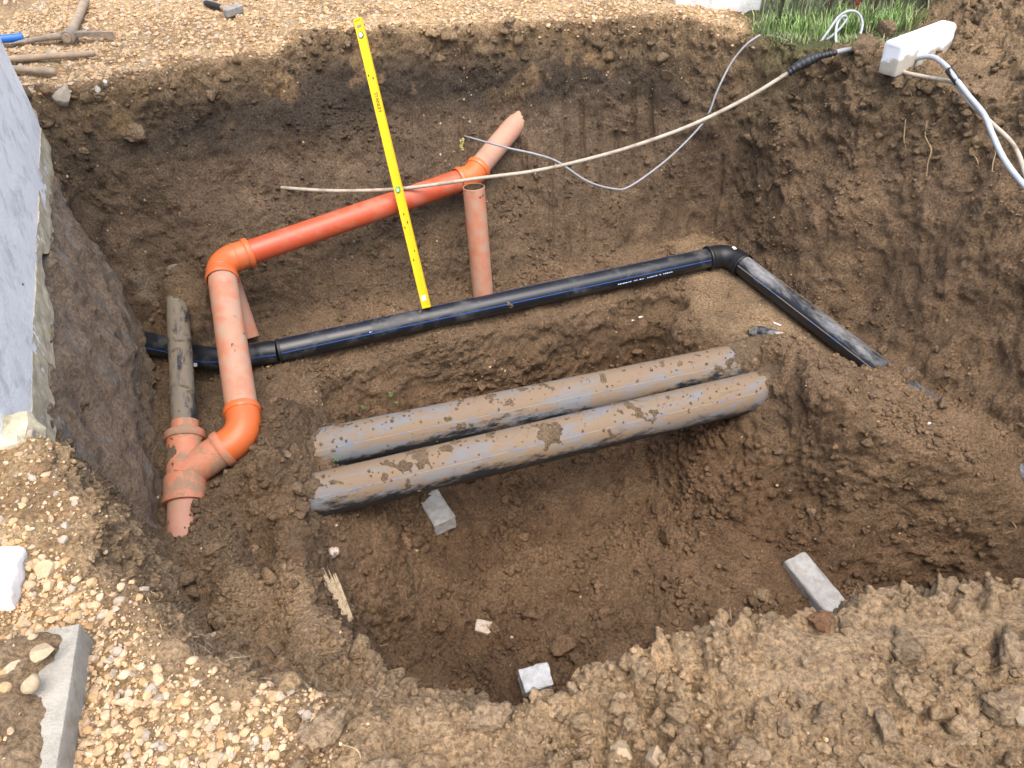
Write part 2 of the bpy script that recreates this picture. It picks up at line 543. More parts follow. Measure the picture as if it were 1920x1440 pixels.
# ledge
LED = -1.2 + 0 * GX
LED += .10 * gauss(-1.35, 2.05, .28, .5) + .10 * gauss(-1.0, 2.2, .2, .3)
LED -= .05 * gauss(-1.6, 3.2, .3, .3)
LED += .13 * gauss(-1.33, 1.72, .13, .09) + .05 * gauss(-1.2, 1.95, .1, .1)
s_r = np.clip(((GX + 1.05) * .75 + (GY - 2.0) * -1.32) / (.75 ** 2 + 1.32 ** 2), 0, 1)
LED += 1.06 * s_r ** 1.1 * sstep(.25, -.25, GX + .12 * GY - .1)                  # ramp up to the near left corner
LED -= .22 * gauss(-.80, 1.22, .09, .16, .5) + .16 * gauss(-.97, 1.75, .05, .2, .45) + .1 * gauss(-1.12, 1.45, .06, .2, .5)
LED += .28 * gauss(1.60, 2.52, .24, .2) + .12 * gauss(1.95, 2.38, .25, .18) + .10 * gauss(1.93, 2.86, .07, .07) + .08 * gauss(1.82, 2.76, .13, .12)
LED += .14 * gauss(1.42, 2.98, .09, .13) + .20 * gauss(1.42, 2.72, .12, .16) + .10 * gauss(2.15, 2.3, .2, .2)
LED += .22 * gauss(-1.0, 2.42, .11, .11) + .20 * gauss(-1.0, 2.08, .11, .11)
# trench floor
FLO = -1.82 + .05 * fbm(_p2, .5, 3, 21).reshape(GX.shape)
FLO += .16 * gauss(1.7, 1.95, .5, .25) + .12 * gauss(1.1, 2.5, .25, .4) + .10 * gauss(.4, 1.7, .3, .2) + .08 * gauss(.0, 1.35, .4, .2) - .06 * gauss(-.2, 1.9, .3, .4)
FLO += .08 * gauss(.6, 3.2, .5, .18) + .10 * gauss(.95, 1.55, .3, .15)

t1 = np.clip(sd_rim, 0, None) / (np.clip(sd_rim, 0, None) + np.clip(-sd_base, 0, None) + 1e-6)
t1 = np.where(sd_rim <= 0, 0, np.where(sd_base >= 0, 1, t1))
t2 = np.clip(sd_tr, 0, None) / (np.clip(sd_tr, 0, None) + np.clip(-sd_fl, 0, None) + 1e-6)
t2 = np.where(sd_tr <= 0, 0, np.where(sd_fl >= 0, 1, t2))
t1p = t1 ** (1 - .22 * sstep(3.0, 3.4, GY))
HG = G0 + (LED - G0) * t1p
HG = HG + (np.minimum(FLO, HG) - HG) * t2
# hollows round the buried pipe ends in the back wall
def blur(A, n):
    for _ in range(n):
        A = A.copy()
        A[1:-1] = (A[:-2] + 2 * A[1:-1] + A[2:]) / 4
        A[:, 1:-1] = (A[:, :-2] + 2 * A[:, 1:-1] + A[:, 2:]) / 4
    return A
def slump(cx, cy, top, slope):
    return top - slope * np.maximum(np.hypot(GX - cx, GY - cy) - .03, 0) + wob * .8
for _m in (slump(-1.01, 2.04, -.90, 1.2), slump(-1.01, 2.36, -.92, 1.2), slump(1.46, 2.75, -.93, 1.3), slump(1.38, 3.0, -.97, 1.5), slump(-1.72, 3.30, -.78, 1.6)):
    HG = np.where(sd_rim > 0, np.maximum(HG, _m), HG)
HG -= .13 * gauss(2.02, 2.72, .09, .07, -.9)
HG -= .14 * gauss(-.01, 4.37, .085, .085) + .12 * gauss(-.10, 4.22, .10, .08)
HG = blur(HG, 3)

def samp(A, x, y):
    fx = np.clip((np.asarray(x) - X0) / DG, 0, A.shape[0] - 1.001)
    fy = np.clip((np.asarray(y) - Y0) / DG, 0, A.shape[1] - 1.001)
    i, j = fx.astype(int), fy.astype(int)
    a, b = fx - i, fy - j
    return A[i, j] * (1 - a) * (1 - b) + A[i + 1, j] * a * (1 - b) + A[i, j + 1] * (1 - a) * b + A[i + 1, j + 1] * a * b

# --- what lies where (masks over the plan)
out = sd_rim < 0
m_grav = np.zeros_like(GX)
m_grav = np.maximum(m_grav, sstep(.0, -.10, sd_rim - .02) * sstep(3.0, 3.3, GY) * sstep(1.40, 1.25, GX + wob * 1.5 + .15 * (GY - 4.5)))
m_grav = np.maximum(m_grav, sstep(.02, -.06, sd_rim + wob) * sstep(1.75, 1.5, GY) * sstep(-.30, -.46, GX + wob * 2 + .25 * (GY - .6)))
m_grass = sstep(.03, -.05, sd_rim + wob * .5) * sstep(1.28, 1.4, GX + wob) * sstep(4.06, 4.2, GY + wob + .12 * np.maximum(GX - 1.7, 0)) * sstep(2.25, 2.05, GX - .5 * (GY - 4.3) + wob)
m_grass = np.maximum(m_grass, sstep(4.75, 4.9, GY) * sstep(1.35, 1.5, GX) * sstep(.14, .05, G0))
m_heap = sstep(.10, -.02, sd_rim) * (1 - m_grav) * (1 - m_grass)
m_near = m_heap * sstep(1.7, 1.3, GY)
m_right = m_heap * (1 - sstep(1.7, 1.3, GY))
m_wall = ((t1 > 0.01) & (t1 < .99)).astype(float)
m_floor = t2
m_ledgeR = sstep(.0, .06, sd_base) * sstep(.02, -.03, sd_tr) * sstep(1.0, 1.1, GX) * sstep(2.95, 3.1, GY)
m_left = m_wall * sstep(.55, .3, GX - wall_x(GY)) * sstep(1.5, 1.7, GY) * sstep(3.6, 3.4, GY)
m_top = np.zeros_like(GX)
masks = {k: blur(v, 2) for k, v in dict(grav=m_grav, grass=m_grass, near=m_near, right=m_right, wall=m_wall, floor=m_floor, ledR=m_ledgeR, left=m_left).items()}

# --- grid of vertices, denser where it is near or steep
NX, NY = 720, 780
bx0, bx1, by0, by1 = -2.9, 3.3, .12, 5.3
fx = np.linspace(bx0, bx1, NX)
fy = np.linspace(by0, by1, 1100)
FX, FY = np.meshgrid(fx, fy, indexing='ij')
FH = samp(blur(HG, 6), FX, FY)
dist = .682 * (CAM_H - FH) + .7314 * FY + .3
seg_l = np.sqrt(np.diff(FY, axis=1) ** 2 + np.diff(FH, axis=1) ** 2) / dist[:, 1:] ** .8
for _ in range(60):
    seg_l[1:-1] = (seg_l[:-2] + 2 * seg_l[1:-1] + seg_l[2:]) / 4
cum = np.concatenate([np.zeros((NX, 1)), np.cumsum(seg_l, 1)], 1)
VY = np.empty((NX, NY))
for i in range(NX):
    VY[i] = np.interp(np.linspace(0, cum[i, -1], NY), cum[i], fy)
VX = np.repeat(fx[:, None], NY, 1)
VH = samp(blur(HG, 6), VX, VY)
dist = .682 * (CAM_H - VH) + .7314 * VY + .3
seg_l = np.sqrt(np.diff(VX, axis=0) ** 2 + np.diff(VH, axis=0) ** 2) / dist[1:] ** .8 / (1 + .25 * np.abs(VX[1:]) ** 2)
for _ in range(60):
    seg_l[:, 1:-1] = (seg_l[:, :-2] + 2 * seg_l[:, 1:-1] + seg_l[:, 2:]) / 4
cum = np.concatenate([np.zeros((1, NY)), np.cumsum(seg_l, 0)], 0)
VX2, VY2 = np.empty_like(VX), np.empty_like(VY)
for j in range(NY):
    q = np.linspace(0, cum[-1, j], NX)
    VX2[:, j] = np.interp(q, cum[:, j], VX[:, j])
    VY2[:, j] = np.interp(q, cum[:, j], VY[:, j])
VX, VY = VX2, VY2
x, y = VX.ravel(), VY.ravel()
z = samp(HG, x, y)
HGs = blur(HG, 8)
e = .015
nx = -(samp(HGs, x + e, y) - samp(HGs, x - e, y)) / (2 * e)
ny = -(samp(HGs, x, y + e) - samp(HGs, x, y - e)) / (2 * e)
nn = np.stack([nx, ny, np.ones_like(nx)], 1)
nn /= np.linalg.norm(nn, axis=1)[:, None]
V = np.stack([x, y, z], 1)
mk = {k: samp(v, x, y) for k, v in masks.items()}
steep = sstep(.85, .45, nn[:, 2])

def surf_noise(V, nn, mk, steep):
    """relief of the earth in metres along the normal"""
    big = fbm(V, .42, 3, 41)
    mid = fbm(V, .13, 3, 43)
    fine = fbm(V, .035, 3, 47)
    crumb = np.clip(mk['near'] * 1.0 + mk['right'] * .9 + mk['floor'] * .75 * (1 - .3 * steep) + .5, 0, 1)
    ramp_ = sstep(2.2, 2.0, V[:, 1]) * sstep(.1, -.1, V[:, 0]) * sstep(-1.3, -1.15, V[:, 2])
    crumb = np.clip(crumb + .5 * ramp_, 0, 1)
    crumb = crumb * (1 - .8 * mk['grav']) * (1 - .85 * mk['ledR']) * (1 - .35 * steep * mk['wall'])
    d = big * .030 * (1 - .8 * mk['grav']) * (1 - .7 * mk['ledR']) + mid * .024 * (1 - .7 * mk['grav']) * (1 - .6 * mk['ledR']) + fine * .0045
    patch = sstep(-.35, .35, fbm(V, .3, 2, 51))
    heapy = np.clip(mk['near'] + mk['right'], 0, 1)
    warp = np.stack([vnoise(V, .05, 53), vnoise(V, .05, 54), vnoise(V, .05, 55)], 1) + .5 * np.stack([vnoise(V, .02, 56), vnoise(V, .02, 57), vnoise(V, .02, 58)], 1)
    for s, amp, sd in ((.11, .048, 61), (.052, .026, 63), (.024, .020, 65)):
        f1, f2, rid = worley(V + warp * s * .22, s, sd)
        lump_ = np.clip((f2 - f1) * 2.6, 0, 1) ** .7 * (.25 + 1.0 * rid)
        k = crumb * (.40 + .60 * patch)
        if s > .1: k = k * (.25 + .75 * heapy)
        d = d + amp * k * (lump_ - .35)
    # torn, ragged faces of the walls
    r1 = 1 - np.abs(vnoise(V + .03 * mid[:, None], .085, 71)) * 2
    r2 = 1 - np.abs(vnoise(V, .04, 73)) * 2
    r3 = np.abs(vnoise(V, .02, 75))
    pw = sstep(-.3, .3, fbm(V, .22, 2, 77))
    d = d + (.006 * r1 + .008 * r2 + .009 * r3) * (.35 + .65 * pw) * (.35 + .65 * steep) * (1 - .8 * mk['grav']) * (1 - .8 * mk['ledR'])
    # scrape marks of the bucket teeth in the back wall
    tooth = mk['wall'] * sstep(3.9, 4.1, V[:, 1]) * sstep(-1.3, -.9, V[:, 0]) * (1 - sstep(1.25, 1.4, V[:, 0]))
    ph = V[:, 0] + .03 * V[:, 2] + .02 * big
    gr = np.abs(((ph / .105) % 1.0) - .5) * 2
    gate = sstep(-.15, .35, fbm(V * np.array([1.4, 1.4, .5]), .28, 2, 81)) * (.35 + .65 * sstep(.1, .3, V[:, 0]))
    band = sstep(-.25, -.45, V[:, 2])
    d = d * (1 - .45 * tooth * gate * band) - .030 * tooth * gate * band * sstep(.62, .80, gr) + .006 * tooth * gate * band * sstep(.3, .0, gr)
    # slicks where the bucket smeared the clay
    return d

def smear(px, py):
    o_ = 0
    for cx, cy, a_, l_, w_ in ((.66, .735, .18, .20, .030), (.50, .655, .10, .12, .028), (.95, .78, .25, .12, .03)):
        dx, dy = px - cx, py - cy
        u_, v_ = dx * math.cos(a_) + dy * math.sin(a_), -dx * math.sin(a_) + dy * math.cos(a_)
        o_ = np.maximum(o_, np.exp(-(u_ / l_) ** 4 - (v_ / w_) ** 4))
    return o_
flat = smear(x + .012 * vnoise(V, .05, 91), y + .012 * vnoise(V, .05, 92))
disp = surf_noise(V, nn, mk, steep)
disp = disp * (1 - .88 * flat) + .012 * flat
edge_x = np.minimum(np.minimum(x - bx0, bx1 - x), np.minimum(y - by0, by1 - y))
disp = disp * sstep(0, .12, edge_x)
V = V + nn * disp[:, None]

# --- colour of the earth (albedo): layers, not light
C_grav = np.array([.50, .36, .205]); C_gdirt = np.array([.43, .285, .150])
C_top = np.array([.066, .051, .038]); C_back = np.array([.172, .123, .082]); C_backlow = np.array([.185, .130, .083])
C_floor = np.array([.182, .114, .066]); C_right = np.array([.258, .176, .108]); C_dry = np.array([.485, .342, .203])
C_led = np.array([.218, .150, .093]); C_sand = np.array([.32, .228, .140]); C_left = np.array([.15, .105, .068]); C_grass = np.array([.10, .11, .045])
for _c in (C_grav, C_gdirt, C_top, C_back, C_backlow, C_floor, C_right, C_dry, C_led, C_sand, C_left):
    _c += (_c.mean() - _c) * .0
def L(a, b, t): return a + (b - a) * t[:, None]
def earth(V, mk, steep):
    n = len(V)
    x, y, z = V[:, 0], V[:, 1], V[:, 2]
    b1 = fbm(V, .5, 3, 101); b2 = fbm(V, .12, 3, 103); b3 = fbm(V, .03, 2, 105)
    c = np.tile(C_led, (n, 1))
    c = L(c, C_back, mk['wall'] * sstep(3.2, 3.7, y))
    c = L(c, C_backlow, mk['wall'] * sstep(3.2, 3.7, y) * sstep(-.7, -1.0, z + .1 * b1))
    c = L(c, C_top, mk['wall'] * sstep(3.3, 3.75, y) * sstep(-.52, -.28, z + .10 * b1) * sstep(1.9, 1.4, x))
    c = L(c, C_right, sstep(1.3, 1.6, x + .2 * b1 + .25 * np.clip(4.2 - y, -1, 1)) * sstep(1.2, 1.6, y) * (1 - mk['floor']))
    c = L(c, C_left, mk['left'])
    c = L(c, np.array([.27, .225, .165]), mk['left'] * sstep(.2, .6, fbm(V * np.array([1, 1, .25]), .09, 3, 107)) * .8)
    c = L(c, C_floor, mk['floor'] * sstep(-1.15, -1.4, z))
    c = L(c, np.array([.215, .145, .088]), mk['floor'] * sstep(-1.1, -1.3, z) * sstep(.15, .6, b1 + .4 * b2) * .6)
    c = L(c, C_sand, mk['ledR'])
    c = L(c, C_dry * .60, mk['right'])
    c = L(c, np.array([.42, .295, .18]), sstep(-1.15, -.85, z) * sstep(1.9, 1.4, y) * sstep(.1, -.2, x))       # drier earth of the near ramp
    c = L(c, C_dry, mk['near'])
    gv = mk['grav']
    c = L(c, C_gdirt, gv)
    c = L(c, C_grav, gv * sstep(-.3, .3, b2 + .5 * b1 + .35 * sstep(.0, .5, y - 4.6 + 0 * x)))
    c = L(c, C_grass, mk['grass'])
    # topsoil spilling over, tan smears of gravel dust on the upper wall
    c = L(c, C_gdirt * .8, mk['wall'] * sstep(3.3, 3.7, y) * sstep(.25, .6, fbm(V * np.array([1, 1, .6]), .11, 3, 109)) * sstep(-.55, -.05, z) * sstep(.9, .5, x) * .65)
    v = 1 + .16 * b1 + .20 * b2 + .12 * b3
    return c * np.clip(v, .5, 1.6)[:, None] * np.array([1.02, .99, .93])
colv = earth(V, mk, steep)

ii = np.arange(NX * NY).reshape(NX, NY)
quads = np.stack([ii[:-1, :-1], ii[1:, :-1], ii[1:, 1:], ii[:-1, 1:]], -1).reshape(-1, 4)
# outward rings to the horizon
loop = np.concatenate([ii[:, 0], ii[-1, 1:], ii[-2::-1, -1], ii[0, -2:0:-1]])[::2]
cen = np.array([.2, 2.7])
allV, allC, allF = [V], [colv], [quads]
prev = loop
base = len(V)
Lp = V[loop]
full = np.concatenate([ii[:, 0], ii[-1, 1:], ii[-2::-1, -1], ii[0, -2:0:-1]])
# first ring keeps every vertex so that the seam is closed
rings = [1.06, 1.16, 1.35, 1.7, 2.3, 3.4, 5.5, 10, 20, 45, 110]
prev = full
for s in rings:
    q = V[full].copy()
    q[:, :2] = cen + (q[:, :2] - cen) * s
    q[:, 2] = np.where((np.abs(q[:, 0] - .4) < 3.79) & (np.abs(q[:, 1] - 3.1) < 3.89), samp(G0, q[:, 0], q[:, 1]), -.35 * ((q[:, 1] > 6) & (q[:, 0] > 1.5)))
    q[:, 2] += .02 * fbm(q, 1.2, 2, 121)
    mq = {k: samp(v, q[:, 0], q[:, 1]) for k, v in masks.items()}
    far = (q[:, 1] > 5.6) & (q[:, 0] > 1.4)
    mq['grass'] = np.where(far, 1.0, mq['grass'])
    cq = earth(q, mq, np.zeros(len(q)))
    allV.append(q); allC.append(cq)
    cur = base + np.arange(len(full))
    base += len(full)
    allF.append(np.stack([prev, np.roll(prev, -1), np.roll(cur, -1), cur], 1))
    prev = cur
gV, gC, gF = np.concatenate(allV), np.concatenate(allC), np.concatenate(allF)
# ring faces must look up
a_, b_, c_ = gV[gF[:, 0]], gV[gF[:, 1]], gV[gF[:, 2]]
nz = np.cross(b_ - a_, c_ - a_)[:, 2]
flip = (nz < 0) & (np.arange(len(gF)) >= len(quads))
gF[flip] = gF[flip][:, ::-1]
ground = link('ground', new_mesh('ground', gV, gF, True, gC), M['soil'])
tag(ground, 'brown earth and pale gravel ground with the open excavation', kind='structure')

# height of the finished relief, on the plan grid (mean of the vertices in each cell)
HS = HG.copy()
_i = np.clip(((V[:, 0] - X0) / DG + .5).astype(int), 0, HG.shape[0] - 1)
_j = np.clip(((V[:, 1] - Y0) / DG + .5).astype(int), 0, HG.shape[1] - 1)
_s = np.zeros_like(HG); _n = np.zeros_like(HG)
np.add.at(_s, (_i, _j), V[:, 2]); np.add.at(_n, (_i, _j), 1)
HS = np.where(_n > 0, _s / np.maximum(_n, 1), HG)
def gh(px, py): return float(samp(HS, px, py))
def hit(u, v):
    """where the line of sight through photo pixel (u, v) meets the ground"""
    d = Vector(((u - 960) / FPX, _C - (v - 720) / FPX * _S, -(_S + (v - 720) / FPX * _C)))
    t = .6
    while t < 9:
        q = Vector((0, 0, CAM_H)) + d * t
        if q.z <= gh(q.x, q.y): break
        t += .008
    return Vector((0, 0, CAM_H)) + d * t

# ================================================================== loose stones and clods
def icos(sub):
    t = (1 + 5 ** .5) / 2
    v = [(-1, t, 0), (1, t, 0), (-1, -t, 0), (1, -t, 0), (0, -1, t), (0, 1, t), (0, -1, -t), (0, 1, -t), (t, 0, -1), (t, 0, 1), (-t, 0, -1), (-t, 0, 1)]
    f = [(0, 11, 5), (0, 5, 1), (0, 1, 7), (0, 7, 10), (0, 10, 11), (1, 5, 9), (5, 11, 4), (11, 10, 2), (10, 7, 6), (7, 1, 8), (3, 9, 4), (3, 4, 2), (3, 2, 6), (3, 6, 8), (3, 8, 9), (4, 9, 5), (2, 4, 11), (6, 2, 10), (8, 6, 7), (9, 8, 1)]
    v = [np.array(p) / np.linalg.norm(p) for p in v]
    for _ in range(sub):
        cache, nf = {}, []
        def mid(a, b):
            k = (min(a, b), max(a, b))
            if k not in cache:
                m = v[a] + v[b]
                v.append(m / np.linalg.norm(m)); cache[k] = len(v) - 1
            return cache[k]
        for a, b, c in f:
            ab, bc, ca = mid(a, b), mid(b, c), mid(c, a)
            nf += [(a, ab, ca), (b, bc, ab), (c, ca, bc), (ab, bc, ca)]
        f = nf
    return np.array(v), np.array(f)

def stone_shape(sub, seed):
    """angular crushed stone: a ball cut by random planes"""
    r_ = np.random.default_rng(seed)
    v, f = icos(sub)
    v = v.copy()
    for _ in range(9):
        n = r_.normal(size=3); n /= np.linalg.norm(n)
        h = r_.uniform(.45, .8)
        d = v @ n
        v = v - np.outer(np.clip(d - h, 0, None), n)
    v = v * r_.uniform(.65, 1.25, 3)
    return v / np.abs(v).max(), f

def clod_shape(sub, seed):
    """broken lump of earth: cut faces, then crumbled"""
    v, f = icos(sub)
    r_ = np.random.default_rng(seed)
    v = v.copy()
    for _ in range(7):
        n = r_.normal(size=3); n /= np.linalg.norm(n)
        d = v @ n
        v = v - np.outer(np.clip(d - r_.uniform(.35, .75), 0, None), n)
    o = r_.uniform(0, 50, 3)
    k = 1 + .30 * fbm(v + o, .8, 3, seed) + .20 * np.abs(vnoise(v + o, .38, seed + 4)) - .12
    if sub > 1: k = k + .20 * np.abs(vnoise(v + o, .2, seed + 6)) + .08 * vnoise(v + o, .09, seed + 8)
    v = v * k[:, None] * r_.uniform(.6, 1.25, 3)
    return v / np.abs(v).max(), f

def rand_rot(n):
    q = rng.normal(size=(n, 4)); q /= np.linalg.norm(q, axis=1)[:, None]
    a, b, c, d = q.T
    return np.stack([np.stack([1 - 2 * (c * c + d * d), 2 * (b * c - a * d), 2 * (b * d + a * c)], 1),
                     np.stack([2 * (b * c + a * d), 1 - 2 * (b * b + d * d), 2 * (c * d - a * b)], 1),
                     np.stack([2 * (b * d - a * c), 2 * (c * d + a * b), 1 - 2 * (b * b + c * c)], 1)], 1)

def merge(shapes, pos, size, cols, flat=1.0):
    """one mesh from many transformed copies of the shapes"""
    n = len(pos)
    Rm = rand_rot(n)
    which = rng.integers(0, len(shapes), n)
    VV, FF, CC, b = [], [], [], 0
    for k, (sv, sf) in enumerate(shapes):
        idx = np.where(which == k)[0]
        if not len(idx): continue
        w_ = np.einsum('nij,vj->nvi', Rm[idx], sv) * size[idx][:, None, None]
        w_[:, :, 2] *= flat
        w_ = w_ + pos[idx][:, None, :]
        VV.append(w_.reshape(-1, 3))
        FF.append((sf[None] + (np.arange(len(idx)) * len(sv))[:, None, None] + b).reshape(-1, 3))
        CC.append(np.repeat(cols[idx], len(sv), 0))
        b += len(idx) * len(sv)
    return np.concatenate(VV), np.concatenate(FF), np.concatenate(CC)

# area that each vertex of the relief stands for
A3 = V.reshape(NX, NY, 3)
_du = np.gradient(A3, axis=0); _dv = np.gradient(A3, axis=1)
area = np.linalg.norm(np.cross(_du, _dv), axis=2).ravel()
camz = _S * (CAM_H - V[:, 2]) + _C * V[:, 1]
def pick(weight, n):
    p_ = weight * area
    p_ = p_ / p_.sum()
    idx = rng.choice(len(V), n, p=p_)
    return idx
GRAVCOL = np.array([[.44, .30, .165], [.48, .34, .20], [.48, .36, .235], [.42, .26, .13], [.38, .27, .165], [.48, .345, .215], [.46, .295, .16], [.36, .30, .23]])
def gravcols(n):
    return GRAVCOL[rng.integers(0, len(GRAVCOL), n)] * 1.04 * rng.uniform(.86, 1.12, n)[:, None]

st_lo = [stone_shape(0, k) for k in range(10)]
st_mid = [stone_shape(1, k + 50) for k in range(12)]
cl_lo = [clod_shape(0, k + 100) for k in range(8)]
cl_mid = [clod_shape(1, k + 150) for k in range(12)]
cl_hi = [clod_shape(2, k + 200) for k in range(8)]
behind_house = x < wall_x(y) - .02

# gravel strewn over the far yard
wgt = mk['grav'] * (y > 3) * (~behind_house | (y > 3.58))
idx = pick(wgt, 15000)
sz = rng.gamma(2.2, .0034, len(idx)).clip(.003, .022)
pv, pf, pc = merge(st_lo, V[idx] + np.array([0, 0, 1]) * (sz * .12)[:, None] + rng.normal(0, .004, (len(idx), 3)) * [1, 1, 0], sz, gravcols(len(idx)), .7)
o = link('yard_gravel', new_mesh('yard_gravel', pv, pf, False, pc), M['stone'])
tag(o, 'pale tan crushed stone covering the yard behind the pit', 'gravel', kind='stuff')

def yard_far(n):
    q = np.stack([rng.uniform(-4.6, 1.2, n), rng.uniform(3.7, 6.6, n), np.zeros(n)], 1)
    q = q[(q[:, 0] < -2.86) | (q[:, 1] > 5.26)]
    q[:, 2] = samp(G0, q[:, 0], q[:, 1]) + .02 * fbm(q, 1.2, 2, 121)
    return q
q = yard_far(9000)
sz = rng.gamma(2.2, .0045, len(q)).clip(.004, .026)
pv, pf, pc = merge(st_lo, q, sz, gravcols(len(q)), .7)
tag(link('outer_gravel', new_mesh('outer_gravel', pv, pf, False, pc), M['stone']), 'crushed stone at the far end of the yard', 'gravel', kind='stuff')
# gravel at the near left corner, and its largest stones one by one
wgt = mk['grav'] * (y < 1.8) * ~behind_house
dense = sstep(.92, .78, y + .5 * (x + .75))
idx = pick(wgt * (.12 + .25 * sstep(-.2, .4, fbm(V, .25, 2, 131)) + 1.6 * dense), 3600)
sz = rng.gamma(2.0, .0030, len(idx)).clip(.002, .013)
pv, pf, pc = merge(st_mid, V[idx] + np.array([0, 0, 1]) * (sz * .2)[:, None], sz, gravcols(len(idx)), .8)
o = link('corner_gravel', new_mesh('corner_gravel', pv, pf, False, pc), M['stone'])
tag(o, 'orange tan gravel heaped at the near left corner of the pit', 'gravel', kind='stuff')
idx = pick(wgt * (.35 + 1.0 * dense), 7000)
sz = rng.gamma(2.0, .0016, len(idx)).clip(.0012, .006)
pv, pf, pc = merge(st_lo, V[idx] + np.array([0, 0, 1]) * (sz * .3)[:, None], sz, gravcols(len(idx)), .8)
tag(link('corner_grit', new_mesh('corner_grit', pv, pf, False, pc), M['stone']), 'fine sandy grit between the stones at the near left corner', 'grit', kind='stuff')
def scatter_parts(name, shapes, weight, n, lo, hi, cols, mt, parent, sink=.1, sm=False, gap=.7):
    mesh_cache = []
    for k, (sv, sf) in enumerate(shapes):
        for c in cols[k % len(cols):k % len(cols) + 1]:
            mesh_cache.append(new_mesh(name, sv, sf, sm, np.tile(c, (len(sv), 1))))
            mesh_cache[-1].materials.append(mt)
    done = []
    for i in pick(weight, n * 6):
        s = lo + (hi - lo) * random.random() ** 2.2
        q = V[i]
        if any((q[0] - d[0]) ** 2 + (q[1] - d[1]) ** 2 < (gap * (s + d[2])) ** 2 for d in done): continue
        done.append((q[0], q[1], s))
        o = bpy.data.objects.new(name, random.choice(mesh_cache))
        o.location = (q[0], q[1], q[2] + s * sink)
        o.rotation_euler = [random.uniform(0, 6.28) for _ in range(3)]
        o.scale = (s,) * 3
        COL.objects.link(o)
        o.parent = parent
        if len(done) >= n: break
    return done
scatter_parts('stone', [stone_shape(2, k + 300) for k in range(16)], mk['grav'] * (y < 1.7) * ~behind_house * (camz < 2.6) * (y > .3) * (.12 + 1.5 * dense), 280, .0075, .0165,
              [g * k for g in GRAVCOL for k in (.88, 1.0)], M['stone'], ground, .12, False, .8)

# crumbs and clods of earth
def clods(name, label, weight, n, mean, lo, hi, shapes, tone=1.0, sink=.2):
    idx = pick(weight, n)
    s = rng.gamma(1.6, mean / 1.6, n).clip(lo, hi)
    c = colv[idx] * rng.uniform(.85, 1.18, n)[:, None] * tone
    pv, pf, pc = merge(shapes, V[idx] + nn[idx] * (s * sink)[:, None], s, c, .85)
    o = link(name, new_mesh(name, pv, pf, True, pc), M['clod'])
    return tag(o, label, 'soil', kind='stuff')
notwall = 1 - .85 * steep
clump = sstep(-.25, .45, fbm(V, .2, 2, 141))
clods('spoil_crumbs', 'dry crumbled earth of the spoil along the near edge', mk['near'] * (1 - .9 * flat) * (.2 + clump) * (camz < 3), 3400, .009, .005, .024, cl_mid)
clods('spoil_grains', 'fine grains of dry earth along the near edge', (mk['near'] * (1 - .8 * flat) + 1.0 * sstep(-1.2, -1.0, z) * sstep(2.1, 1.7, y) * (1 - mk['grav']) * (x < .1) * ~behind_house) * (.35 + clump) * (camz < 3), 18000, .0045, .002, .009, cl_lo, 1.0, .35)
clods('heap_crumbs', 'brown lumps covering the spoil heap on the right', mk['right'] * (.25 + clump), 2800, .013, .004, .045, cl_mid)
clods('pit_crumbs', 'loose crumbs of earth on the bottom of the pit', mk['floor'] * notwall * (.15 + clump), 9000, .008, .003, .022, cl_lo)
clods('ledge_crumbs', 'loose crumbs of earth on the ledges of the pit', (1 - mk['floor']) * (1 - mk['grav']) * (1 - mk['near']) * (1 - mk['right']) * (1 - mk['grass']) * (1 - .9 * mk['ledR']) * (1 - .93 * steep) * (.15 + clump), 13000, .007, .003, .02, cl_lo)
clods('pit_clods', 'fist sized clods fallen to the bottom of the pit', (mk['floor'] * notwall + .9 * sstep(-1.2, -1.0, z) * sstep(2.1, 1.7, y) * (1 - mk['grav']) * (1 - mk['near'])) * clump * ~behind_house, 900, .020, .012, .04, cl_mid)
scatter_parts('clod', [clod_shape(3, k + 400) for k in range(12)], mk['near'] * (1 - flat) * (.3 + clump) * (camz < 2.6) * (y > .35), 240, .015, .062,
              [C_dry * k for k in (.85, .95, 1.03, .70)], M['clod'], ground, .25, True, .75)
scatter_parts('clod', [clod_shape(3, k + 430) for k in range(10)], mk['right'] * (y > 2.2) * (x < 3.2) * (.2 + clump), 110, .025, .065,
              [C_dry * .62 * k for k in (.9, 1.0, 1.12)], M['clod'], ground, .2, True, .75)
scatter_parts('clod', [clod_shape(3, k + 460) for k in range(10)], mk['floor'] * notwall * (y < 2.9) * (.15 + clump), 70, .022, .06,
              [C_floor * k for k in (.9, 1.1, 1.3, 1.5)], M['clod'], ground, .25, True, .9)

clods('wall_crumbs', 'crumbs of earth clinging to the walls of the pit', mk['wall'] * steep * (.1 + clump) * (1 - mk['left']) * ~behind_house, 6000, .0055, .003, .013, cl_lo, 1.0, .1)
scatter_parts('clod', [clod_shape(3, k + 480) for k in range(10)], ((x < -.72) * (y > 1.1) * (y < 2.7) + (x > 1.25) * (x < 2.3) * (y > 2.15) * (y < 2.95)) * (1 - mk['floor']) * (1 - mk['grav']) * (z < -.35) * (1 - .7 * steep) * ~behind_house * (.3 + clump), 150, .011, .036,
              [C_led * k for k in (1.0, 1.2, 1.4, 1.6)], M['clod'], ground, .2, True, .8)
# pale grit stuck in the walls
idx = pick(((1 - mk['grav']) * (1 - mk['grass']) * (1 - .6 * mk['floor'])) * sstep(-.1, .5, fbm(V, .25, 2, 151)), 3800)
s = rng.gamma(2.0, .0016, len(idx)).clip(.0015, .010)
pv, pf, pc = merge(st_lo, V[idx], s, gravcols(len(idx)) * rng.uniform(.6, 1.1, len(idx))[:, None])
o = link('wall_grit', new_mesh('wall_grit', pv, pf, False, pc), M['stone'])
tag(o, 'small pale stones stuck in the earth of the pit', 'grit', kind='stuff')

